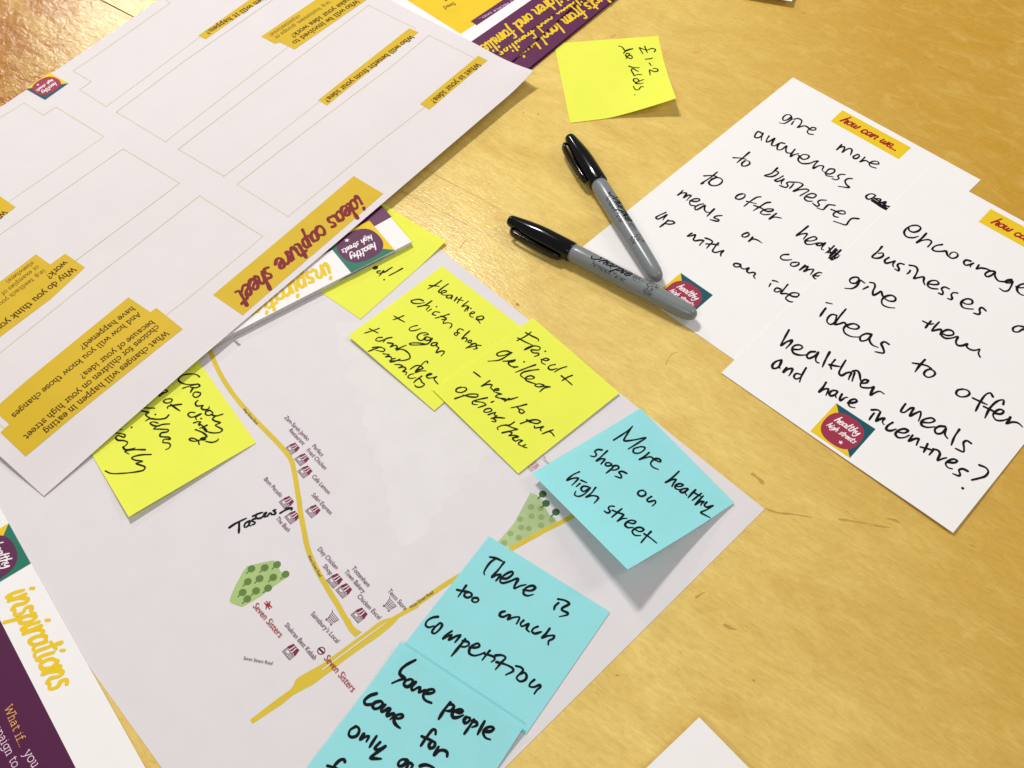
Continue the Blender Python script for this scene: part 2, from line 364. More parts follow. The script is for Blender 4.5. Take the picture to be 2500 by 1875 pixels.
SLAB = {
 'a':(11,'~2,8.5 5,10 8,8 8,2; 8,3 8,0 10,0; ~8,6 4,6 1.5,3 4,0 8,2.5'),'b':(11.5,'0.5,14.5 3,14.5 3,0; ~3,7 6,10 9.5,8 10,5 9.5,2 6,0 3,3'),
 'c':(10,'~9,7 8,9 5.5,10 2,8 1,5 2,2 5.5,0 9,2'),'d':(11.5,'6.5,14.5 9,14.5 9,0 11,0; ~9,7 6,10 2.5,8 1.5,5 2.5,2 6,0 9,3'),
 'e':(10.5,'1.5,5.3 9.5,5.3; ~9.5,5.3 8.5,9 5.5,10 2,8 1.2,5 2.5,1.5 5.5,0 9,1.8'),'f':(8,'~8,14 6,14.5 4,12.5 4,9; 4,10 4,0; 1,9.8 7.5,9.8; 1.5,0 7,0'),
 'g':(11.5,'~9,7 6,10 2.5,8 1.5,5.5 2.5,2.5 6,1 9,3; 11,9.8 9,9.8 9,2; ~9,3 9,-2 6,-4 2,-3'),'h':(11.5,'0.5,14.5 3,14.5 3,0; ~3,7 6.5,10 9,8 9,5; 9,6 9,0; 1,0 5,0; 7,0 11,0'),
 'i':(6.5,'1,9.8 3.5,9.8 3.5,0; 1,0 6,0; 3.2,13.4 3.8,13.4'),'k':(11,'0.5,14.5 3,14.5 3,0; 1,0 5,0; 9,9.8 3,4.5; 5,6 9.5,0 11,0; 7,9.8 10.5,9.8'),
 'l':(6.5,'0.8,14.5 3.5,14.5 3.5,0; 1,0 6,0'),'m':(16.5,'0.5,9.8 3,9.8 3,0; ~3,7 6,10 8.5,8 8.5,5; 8.5,6 8.5,0; ~8.5,7 11.5,10 14,8 14,5; 14,6 14,0; 1,0 5,0; 12,0 16,0; 7,0 10,0'),
 'n':(11.5,'0.5,9.8 3,9.8 3,0; ~3,7 6.5,10 9,8 9,5; 9,6 9,0; 1,0 5,0; 7,0 11,0'),'o':(11,'~5.5,10 2,8.5 1,5 2,1.5 5.5,0 9,1.5 10,5 9,8.5 5.5,10'),
 'p':(11.5,'0.5,9.8 3,9.8 3,-4.5; 1,-4.5 5.5,-4.5; ~3,7 6,10 9.5,8 10,5 9.5,2 6,0 3,3'),'r':(8.5,'0.5,9.8 3,9.8 3,0; 1,0 6,0; ~3,6 5,9.5 8,9.5'),
 's':(9.5,'~8,7.5 7.5,9.5 4.5,10 1.8,8 4,5.6 7.5,4.5 8,2 5,0 2,0.5 1.5,2.8'),'t':(9,'~4,13 4,3 5.5,0 8.5,1; 1,9.8 8,9.8'),
 'u':(11.5,'0.5,9.8 3,9.8 3,4; ~3,5 3.5,1 6,0 9,3; 7,9.8 9,9.8 9,0 11,0'),'v':(11,'1,9.8 5.5,0 10,9.8; 0,9.8 3,9.8; 8,9.8 11,9.8'),
 'w':(16,'1,9.8 4.5,0 8,9 11.5,0 15,9.8; 0,9.8 3,9.8; 13,9.8 16,9.8'),'x':(11,'1.5,9.8 9,0; 9,9.8 1.5,0; 0,0 4,0; 7,0 11,0; 0,9.8 3.5,9.8; 7.5,9.8 10.5,9.8'),
 'y':(11,'1,9.8 5.8,0; 10,9.8 5,-2 3,-4.3 1,-4.3; 0,9.8 3.5,9.8; 8,9.8 11,9.8'),'W':(18.5,'1,14 5,0 9,12 13,0 17,14; 0,14 3.5,14; 14.5,14 18.5,14'),
 'A':(14,'1,0 7,14 13,0; 3.2,5 10.8,5; 0,0 3,0; 11,0 14,0'),'?':(9,'~1.5,12 4,14.5 7.5,12.5 6.5,9.5 4.3,7.5 4.2,4.5; 4,0.3 4.5,0.3'),
 '(':(6,'~5,16 2,11 1.5,6 2.5,1 5,-3'),')':(6,'~1,16 4,11 4.5,6 3.5,1 1,-3'),'.':(4,'1.5,0.3 2,0.3'),',':(4,'2,1 1,-2.5'),' ':(6,''),
}
def font_strokes(font, text, slant=0.0, gap=0.0):
    x = 0; out = []
    for ch in text:
        adv, g = font[ch]
        for st in g.split(';'):
            st = st.strip()
            if not st: continue
            sm = font is SCRIPT
            if st[0] == '~': sm = True; st = st[1:]
            pts = [tuple(float(v) for v in q.split(',')) for q in st.split()]
            out.append((sm, [(x+a+b*slant, b) for a, b in pts]))
        x += adv+gap
    return out, x
def frame(surf, a, b):
    A, B = np.array(surf.px(a)), np.array(surf.px(b)); u = B-A; L = np.linalg.norm(u); u /= L
    return A, u, np.array([-u[1], u[0]]), L
def letters(mb, font, text, a, b, wd=2.0, slant=0.0, yscale=1.0, vary=0.0, mid=5.0):
    """text whose x-height centre line runs from pixel a to pixel b"""
    A, u, v, L = frame(mb.surf, a, b); st, W_ = font_strokes(font, text, slant); k = L/W_; ky = k*yscale
    for sm, pts in st:
        mb.stroke([A+u*(p[0]*k)+v*((p[1]-mid)*ky) for p in pts], wd*k, smooth=sm, vary=vary, cap=font is SCRIPT)
_fc = {}
def glyphs(text):
    """outline text with Blender's own built-in font -> triangles in em units"""
    if text not in _fc:
        cu_ = bpy.data.curves.new('t', 'FONT'); cu_.body = text; cu_.size = 1.0; cu_.resolution_u = 3
        o = bpy.data.objects.new('t', cu_); COL.objects.link(o)
        dg = bpy.context.evaluated_depsgraph_get(); me = o.evaluated_get(dg).to_mesh()
        V = [(v.co.x, v.co.y) for v in me.vertices]; Fc = [tuple(p.vertices) for p in me.polygons]
        o.evaluated_get(dg).to_mesh_clear(); bpy.data.objects.remove(o); bpy.data.curves.remove(cu_)
        _fc[text] = (V, Fc)
    return _fc[text]
def sans(mb, text, a, b, xh):
    """text from pixel a to pixel b (centre line of the small letters); xh = x-height in metres"""
    V, Fc = glyphs(text); x0 = min(v[0] for v in V); x1 = max(v[0] for v in V)
    A, u, v_, L = frame(mb.surf, a, b); kx = L/(x1-x0); ky = xh/0.53
    mb.add([A+u*((p[0]-x0)*kx)+v_*((p[1]-0.26)*ky) for p in V], Fc, (mb.k % 5)*0.00001); mb.k += 1

# ================================================================== TABLE
table = thing('table_top', at(1250, 937), 'pale varnished wooden table top that everything lies on', 'table'); table['kind'] = 'structure'
gA = at(285, 20)[:2]; gB = at(1245, 522)[:2]; gu = (gB-gA)/np.linalg.norm(gB-gA); gn = np.array([-gu[1], gu[0]])
hA = at(985, 467.5)[:2]; hB = at(1257.5, 610)[:2]
def board(lo, hi, m):
    """a table board between two seam curves; lo / hi: functions of the distance along the grain -> offset across it"""
    ss = [-1.2, -0.6, -0.2, -0.05, 0.0, 0.03, 0.08, 0.15, 0.2, 0.25, 0.28, 0.3, 0.4, 0.8, 1.6]
    V = []; n = len(ss)
    for z in (0.0, -0.022):
        for s_ in ss: V.append((*(gA+gu*s_+gn*lo(s_)), z))
        for s_ in ss: V.append((*(gA+gu*s_+gn*hi(s_)), z))
    Fc = []
    for i in range(n-1):
        Fc += [(i, i+1, n+i+1, n+i), (2*n+i+1, 2*n+i, 3*n+i, 3*n+i+1), (i+1, i, 2*n+i, 2*n+i+1), (n+i, n+i+1, 3*n+i+1, 3*n+i)]
    Fc += [(0, n, 3*n, 2*n), (2*n-1, n-1, 3*n-1, 4*n-1)]
    obj('board', V, Fc, m, table)
sB = float(np.dot(gB-gA, gu)); sC = float(np.dot(at(1040, 411)[:2]-gA, gu))
w1 = lambda s_: float(np.interp(s_, [0.0, 0.02, sC, sB, sB+0.06], [0.00115, 0.0008, 0.00030, 0.00016, 0.00002]))
w2 = lambda s_: float(np.interp(s_, [sC-.2, sC, sB, sB+0.05], [0.00004, 0.00024, 0.00018, 0.00002]))
def line2(s_):
    p = hA-gA; q = hB-gA; a0, b0, a1, b1 = p@gu, p@gn, q@gu, q@gn
    return b0+(b1-b0)*(s_-a0)/(a1-a0)
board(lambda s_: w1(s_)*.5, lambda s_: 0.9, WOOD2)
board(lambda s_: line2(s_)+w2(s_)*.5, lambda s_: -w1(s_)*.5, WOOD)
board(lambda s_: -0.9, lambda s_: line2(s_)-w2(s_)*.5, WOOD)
mb = MB(Surf(-0.0016), 0)
for off_ in (0, 1):
    f_ = (lambda s_: 0) if off_ == 0 else line2
    mb.poly([gA+gu*s0+gn*(f_(s0)+d) for s0, d in ((-1.1, -.003), (1.5, -.003), (1.5, .003), (-1.1, .003))], lift=off_*0.0002)
mb.build('seam_filler', M['dirt'], table)
mk = MB(Surf(0.0), 0.00003)
stain = mat('wood_scratch', (184, 144, 70), 0.7, 0.2, var=0.2); pinks = mat('pink_mark', (236, 150, 110), 0.7, 0.2)
for tile, txt, wd in (('P', '1955,30 1963,33 1967,35', .0007), ('P', '2255,139 2275,149; 2290,160 2345,190', .0004), ('T5', '430,1268 500,1275 560,1300; 700,1332 760,1338 900,1355', .0003),
    ('U7', '1760,340 1720,380 1700,410 1690,430', .0005), ('U1', '1690,410 1705,425', .0016), ('A4', '930,200 960,205; 850,405 880,385 910,378; 60,1230 72,1238', .0006), ('A3', '1672,1218 1676,1220; 1830,1235 1836,1238', .0009),
    ('A5', '625,95 635,100; 720,205 730,212; 700,238 706,242; 1560,376 1562,378', .0008), ('T2', '260,1560 290,1500 330,1450 380,1440', .0004), ('P', '1505,1648 1512,1650; 1840,1661 1841,1662', .0009),
    ('A4', '2150,1170 2155,1175; 1636,900 1640,904', .0007)):
    for st in T(tile, txt):
        mk = MB(Surf(0.0), 0.00003); mk.stroke([mk.surf.px(p) for p in st], wd, taper=.6, vary=.4); mk.build('scratch', stain, table)
soft = mat('soft_wood_stain', (196, 156, 74), 0.6, 0.3, var=0.12)
for txt, wd in (('1838,1158 1846,1164 1856,1172 1864,1182', .0022), ('1868,1242 1900,1252 1940,1256 1985,1264', .0009), ('2050,1268 2090,1274 2130,1280 2172,1288', .0010), ('2166,1266 2184,1270 2198,1276', .0016), ('1700,1458 1712,1450 1722,1446', .0012), ('1770,1526 1785,1534 1800,1538', .0012)):
    for st in T('P', txt): mk = MB(Surf(0.0), 0.00002); mk.stroke([mk.surf.px(p) for p in st], wd, taper=.7, vary=.45); mk.build('stain', soft, table)
mk = MB(Surf(0.0), 0.00003)
for st in T('A4', '1740,560 1760,568 1785,560; 1770,570 1795,572'): mk.stroke([mk.surf.px(p) for p in st], .0012, taper=.6, vary=.5)
mk.build('pink_mark', pinks, table)

# ================================================================== MAP SHEET
smap = Surf(0.00022)
c0, c1 = smap.px((1085, 616)), smap.px((1867, 1243))
u_ = np.array(c1)-np.array(c0); u_ /= np.linalg.norm(u_); dn = np.array(smap.px((1232, 1875)))-np.array(c1); dn /= np.linalg.norm(dn)
R_ = np.array(c1)                                          # right corner
e_l = np.array(smap.px((395, 1875)))-np.array(smap.px((230, 1645))); e_l /= np.linalg.norm(e_l)
p_l = np.array(smap.px((230, 1645)))
def isect(p, d, q, e):
    A = np.array([[d[0], -e[0]], [d[1], -e[1]]]); k = np.linalg.solve(A, np.array(q)-np.array(p)); return np.array(p)+k[0]*np.array(d)
bot = isect(R_, dn, p_l, e_l); topl = R_-u_*0.40; leftc = isect(topl, dn, p_l, e_l)
gm = thing('map_sheet', at(1000, 1300), 'large white paper map of shops and roads under the sticky notes', 'map')
mp = paper('paper', [topl, R_, bot, leftc], smap, M['map'], gm, nu=4, nv=4)
pale = mat('white_balance_tint', (228, 223, 220), 0.6, 0.2)  # camera white-balance shift painted in as a paler tint, not part of the print
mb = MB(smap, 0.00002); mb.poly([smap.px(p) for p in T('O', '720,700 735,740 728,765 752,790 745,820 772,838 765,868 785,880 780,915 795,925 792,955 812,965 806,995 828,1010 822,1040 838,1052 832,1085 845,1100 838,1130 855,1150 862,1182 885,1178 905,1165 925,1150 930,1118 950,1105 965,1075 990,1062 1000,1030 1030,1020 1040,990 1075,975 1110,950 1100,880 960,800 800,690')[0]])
mb.build('white_balance_patch', pale, gm)
# roads
rd = MB(smap, 0.00004)
r1 = T('V1', '40,110 60,165 100,265 150,370 215,480 300,600 400,718 500,828 600,930 700,1032 800,1145 845,1215 872,1320 890,1420 905,1520 922,1620')[0] + \
     T('V2', '930,180 950,290 972,400 990,500 1020,600 1085,745 1152,865 1222,985 1290,1095 1350,1200 1395,1280')[0]
rd.stroke([smap.px(p) for p in r1], 0.0027, cap=False)
rd.poly([smap.px(p) for p in T('V2', '1368,1200 1345,1230 1375,1300 1410,1360 1470,1420 1530,1370 1480,1345 1440,1300 1422,1255')[0]], lift=0.00017)
rd.build('road', M['road'], gm)
rd = MB(smap, 0.00005)
U = T('V4', '440,1190 600,1065 720,975 840,890 870,840 885,797 940,757 1150,640 1300,530 1470,405 1600,310 1700,232 1760,205 1820,192 1900,145 2060,50')[0]
D_ = T('V4', '465,1230 630,1120 745,1045 860,950 1000,875 1040,855 1080,830 1150,775 1240,710 1350,620 1500,510 1700,375 1780,310 1835,262 1900,190 2090,90')[0]
for i in range(len(U)-1): rd.poly([smap.px(p) for p in (U[i], U[i+1], D_[i+1], D_[i])])
rd.stroke([smap.px(p) for p in [px('V4', 2000, 108), (1085, 1428), (1115, 1410), (1247, 1340), (1320, 1300), (1395, 1262), (1440, 1238)]], 0.0026, smooth=False, cap=False)
rd.build('road', M['road'], gm)
rd = MB(smap, 0.00020); rd.stroke([smap.px(p) for p in T('V4', '1150,700 1350,550 1560,395 1780,238')[0]], 0.0007, taper=.5); rd.build('road_divider', M['map'], gm)
# parks
pk = MB(smap, 0.00003); pk.poly([smap.px(p) for p in T('V2', '240,1060 262,1000 300,915 380,770 415,728 520,702 670,672 700,700 735,770 790,850 700,908 550,1020 400,1112 360,1128 300,1108 250,1085')[0]])
pk.build('park', M['park'], gm)
pk = MB(smap, 0.00003); pk.poly([smap.px(p) for p in T('V7', '540,812 600,832 660,885 690,970 740,1050 790,1078 800,1100 560,1225 335,1340 200,1320 232,1280 380,1110 460,960')[0]])
pk.build('park', M['parkf'], gm)
def map_tree(tile, x, y, m, r=38, off=0.00008, trunk=True):
    t = MB(smap, off); c = np.array(smap.px(px(tile, x, y))); k = np.linalg.norm(np.array(smap.px(px(tile, x+r, y)))-c)
    t.add([c+np.array([math.cos(a), math.sin(a)])*k*(1+0.06*math.cos(a*9+x)) for a in [2*math.pi*i/26 for i in range(26)]], [tuple(range(26))])
    if trunk: t.stroke([c, np.array(smap.px(px(tile, x-r*1.25, y+r*1.15)))], k*0.36, smooth=False)
    t.build('park_tree', m, gm)
for x, y in ((455,755),(585,745),(705,713),(420,880),(535,850),(668,838),(788,808),(370,985),(500,970),(618,943),(415,1048)): map_tree('V2', x, y, M['tree'])
for x, y in ((660,825),(692,915),(788,1000)): map_tree('V7', x, y, M['treed'])
for x, y in ((545,950),(640,965),(550,1040),(440,1070),(645,1050),(750,1075),(450,1150),(525,1160),(645,1130),(345,1210),(425,1250),(285,1300)): map_tree('V7', x, y, M['treef'], r=30, trunk=False)
# shop icons: front with window and door under a scalloped awning
ICON_L = [('0.05,0.02 0.95,0.02 0.95,0.50', .05), ('0.05,0.02 0.05,0.50', .05), ('0.14,0.18 0.52,0.18 0.52,0.44 0.14,0.44 0.14,0.18', .045), ('0.14,0.10 0.52,0.10', .04), ('0.62,0.02 0.62,0.44 0.84,0.44 0.84,0.02', .05), ('0.73,0.06 0.73,0.40', .04)]
def icon_frame(tile, x, y, ang=0.86, size=0.0064):
    c = np.array(smap.px(px(tile, x, y))); e = np.array(smap.px(px(tile, x+60, y+60*math.tan(ang))))-c; e /= np.linalg.norm(e)
    n = np.array([-e[1], e[0]])
    return lambda a, b: c+e*((a-.5)*size)+n*((b-.5)*size)
def shop_icon(tile, x, y, size=0.0064, m1='maroonp', line='label'):
    fr = icon_frame(tile, x, y, size=size)
    mb = MB(smap, 0.00005)
    for txt, wd in ICON_L: mb.stroke([fr(*[float(v) for v in q.split(',')]) for q in txt.split()], wd*size, smooth=False)
    body = mb.build('shop_icon', M[line], gm)
    mb = MB(smap, 0.0001)
    for k in range(4):
        a0, a1 = k*.25, k*.25+.25; t0, t1 = .14+a0*.72, .14+a1*.72
        w_ = 0.0
        mb.add([fr(a0+w_, .56), fr(a0+.06, .50), fr(a0+.125, .47), fr(a0+.19, .50), fr(a1, .56), fr(t1, .98), fr(t0+w_, .98)], [(0, 1, 2, 3, 4, 5, 6)])
    mb.stroke([fr(.14, .98), fr(.86, .98)], .05*size, smooth=False)
    aw = mb.build('awning', M[m1], body)
    mb = MB(smap, 0.00022)
    for a_, b_ in ((.33, .38), (.60, .57)): mb.stroke([fr(a_, .52), fr(b_, .93)], .085*size, smooth=False)
    for o_ in [mb.build('awning_stripe', M['map'], body)]: pass
M['maroonp'] = mat('awning_print', (126, 32, 62), 0.6, 0.2, var=0.04)
M['fadedp'] = mat('faded_awning_print', (206, 150, 158), 0.7, 0.1); M['fadedl'] = mat('faded_line_print', (190, 165, 172), 0.7, 0.1)
for tl, x, y, sz in (('V1',858,1100,.0064),('V1',950,1205,.0064),('V1',980,1325,.0064),('V2',800,105,.0064),('V2',1058,190,.0064),('V2',855,250,.0064),('V2',1270,868,.0066),('V2',1360,965,.0066),('V2',1510,1205,.0066),('V2',842,1562,.0066)): shop_icon(tl, x, y, sz)
shop_icon('V7', 560, 545, 0.0060, 'fadedp', 'fadedl')
for x, y in ((1238,1238),(1800,1105)):
    fr = icon_frame('V2', x, y, ang=0.80, size=0.0066); mb = MB(smap, 0.00005)
    for txt, wd in (('0.0,0.95 0.12,0.92 0.30,0.30 0.92,0.30', .045), ('0.14,0.86 0.98,0.80 0.90,0.42 0.26,0.42', .045), ('0.36,0.42 0.33,0.84', .03), ('0.52,0.42 0.52,0.83', .03), ('0.68,0.42 0.72,0.82', .03), ('0.82,0.42 0.88,0.81', .03), ('0.18,0.70 0.95,0.67', .03), ('0.22,0.56 0.93,0.54', .03),
        ('0.30,0.30 0.22,0.18 0.92,0.18', .045), ('0.30,0.08 0.24,0.14 0.30,0.20 0.36,0.14 0.30,0.08', .045), ('0.86,0.08 0.80,0.14 0.86,0.20 0.92,0.14 0.86,0.08', .045)):
        mb.stroke([fr(*[float(v) for v in q.split(',')]) for q in txt.split()], wd*.0066, smooth=False)
    mb.build('shopping_trolley_icon', M['label'], gm)
# station signs
fr = icon_frame('V2', 617, 1110, ang=0.86, size=0.0046); mb = MB(smap, 0.00005)
for txt in ('0.0,0.64 1.0,0.64', '0.0,0.38 1.0,0.38', '0.18,0.38 0.55,0.64 0.30,0.90', '0.70,0.10 0.40,0.38 0.82,0.64'): mb.stroke([fr(*[float(v) for v in q.split(',')]) for q in txt.split()], .0006, smooth=False)
mb.build('rail_station_sign', M['red'], gm)
fr = icon_frame('V2', 1137, 1555, ang=0.80, size=0.0042); mb = MB(smap, 0.00005)
mb.stroke([fr(.5+.42*math.cos(a), .5+.42*math.sin(a)) for a in [2*math.pi*k/20 for k in range(21)]], .0006)
rg = mb.build('underground_sign', M['red'], gm); mb = MB(smap, 0.00011); mb.stroke([fr(0, .5), fr(1, .5)], .0009, smooth=False, cap=False); mb.build('bar', M['navy'], rg)
# names
for tl, txt, x0, y0, x1, y1, xh, m in (
  ('V1','Zam-Sareh Jambo',787,792,1012,1018,.0019,'label'),('V1','Restaurant',832,918,968,1060,.0019,'label'),('V1','Perfect',1058,1072,1150,1172,.0019,'label'),
  ('V1','Fried Chicken',1002,1112,1180,1300,.0019,'label'),('V1','Cafe Lemon',1055,1368,1215,1538,.0019,'label'),('V1','Bom Pecado',588,1395,748,1568,.0019,'label'),
  ('V2','Safari Express',1052,28,1235,218,.0019,'label'),('V2','The Bash',703,258,822,388,.0019,'label'),('V2','Dixy Chicken',1112,558,1292,752,.0019,'label'),
  ('V2','Shop',1162,722,1235,808,.0019,'label'),('V2','Tottenham',1443,742,1602,925,.0019,'label'),('V2','Town Bakery',1372,778,1555,985,.0019,'label'),
  ('V2','Chicken Excel',1498,1018,1708,1240,.0019,'label'),('V2','Tesco Store',1795,965,1962,1152,.0019,'label'),("V2","Sainsbury's Local",1045,1188,1300,1470,.0019,'label'),
  ('V2','Shukran Best Kebab',790,1296,1078,1635,.0019,'label'),('V2','Seven Sisters',485,1108,745,1415,.0026,'red'),('V4','Seven Sisters',1180,578,1455,905,.0027,'red'),
  ('V4','Seven Sisters Road',380,590,660,642,.0013,'grey'),('V1','rket',290,50,345,95,.0016,'label'),('V1','West Green Road',378,715,512,862,.0013,'grey'),
  ('V2','West Green Road',1013,628,1130,832,.0013,'grey'),('V3','West Green Road',1205,738,1428,582,.0013,'grey'),('V7','Town',655,468,730,542,.0016,'fadedl')):
    mb = MB(smap, 0.00034); sans(mb, txt, px(tl, x0, y0), px(tl, x1, y1), xh); mb.build('place_name', M[m], gm)
write('handwriting', smap, gm, M['ink'], .00125, [('V2', """240,352 300,312 405,262; 335,305 335,355 332,405; 437,288 398,308 385,345 405,348 432,322 440,290 432,330 450,336;
 500,262 462,278 458,290 492,300 480,320 462,325; 508,220 498,250 520,265 552,256 566,246; 468,242 520,218 562,205; 566,246 588,225 600,206 582,218 584,245 612,240;
 612,240 634,212 648,215 652,228; 692,178 668,186 690,204 684,222 655,226; 735,212 790,180 852,160; 795,162 825,162 850,162 845,182""")], vary=.2)

# ================================================================== "HOW CAN WE" CARDS
def logo(parent, surf, TL, TR, blob='berry', tri='teal', tri2='gold', off=0.00005, st=0.00004):
    A, u, v, L = frame(surf, TL, TR); v = -v; ratio = 0.985
    f = lambda a, b: A+u*(a*L)+v*(b*L*ratio)
    mb = MB(surf, off); mb.poly([f(0, 0), f(1, 0), f(1, 1)]); g = mb.build('logo', M[tri], parent)
    mb = MB(surf, off); mb.poly([f(0, 0), f(1, 1), f(0, 1)]); mb.build('logo_triangle', M[tri2], g)
    mb = MB(surf, off+st)
    pts = []
    for k in range(40):
        a = 2*math.pi*k/40; c_, s_ = math.cos(a), math.sin(a); r = .435*(abs(c_)**2.5+abs(s_)**2.5)**(-1/2.5)*(1+.02*math.sin(2*a+.7))
        pts.append(f(.5+r*c_*1.0, .525+r*s_))
    mb.add(pts, [tuple(range(40))]); mb.build('logo_badge', M[blob], g)
    mb = MB(surf, off+2*st)
    def line(txt, a, b, wd):
        A2, B2 = np.array(f(*a)), np.array(f(*b)); uu = B2-A2; LL = np.linalg.norm(uu); uu /= LL; vv = np.array([-uu[1], uu[0]])
        st, W_ = font_strokes(SCRIPT, txt, 0.25); k = LL/W_
        for sm, p in st: mb.stroke([A2+uu*(q[0]*k)+vv*((q[1]-5)*k*1.05) for q in p], wd*k, vary=.1)
    line('healthy', (.22, .37), (.80, .37), 2.5); line('high streets', (.17, .60), (.86, .60), 2.7)
    c = f(.64, .80); sr = .055*L
    star = [np.array(c)+(u*math.sin(math.pi*k/5)-v*math.cos(math.pi*k/5))*(sr if k % 2 == 0 else sr*.45) for k in range(10)]
    mb.poly(star); mb.build('logo_lettering', M['white'], g)
    return g
z1 = Surf(0.00030)
gc1 = thing('question_card', at(1900, 450), 'white question card under both pens, starting "give more awareness", its bottom left logo half hidden', 'card', 'how can we question cards')
K = isect(z1.px((1936,189)), np.array(z1.px((1427,599)))-np.array(z1.px((1936,189))), z1.px((1660,782.5)), np.array(z1.px((1796,875)))-np.array(z1.px((1660,782.5))))
a_, b_ = np.array(z1.px((1936,189))), np.array(z1.px((2394.5,439)))
paper('paper', [a_, b_, b_+(K-a_), K], z1, M['card'], gc1, th=0.00022, nu=2, nv=2)
def tab(parent, surf, q, ta, tb):
    mb = MB(surf, 0.00005); mb.poly([surf.px(p) for p in q]); t = mb.build('title_tab', M['gold'], parent)
    mb = MB(surf, 0.0001); letters(mb, SCRIPT, 'how can we...', ta, tb, wd=2.9, slant=0.25, vary=.15, mid=6.5); mb.build('title_lettering', M['red'], t)
tab(gc1, z1, [(2056.9,268.9),(2224.7,360.5),(2194,388.5),(2028,295.7)], (2056,290), (2194,364))
logo(gc1, z1, (1662,666.3), (1740.6,720.6))
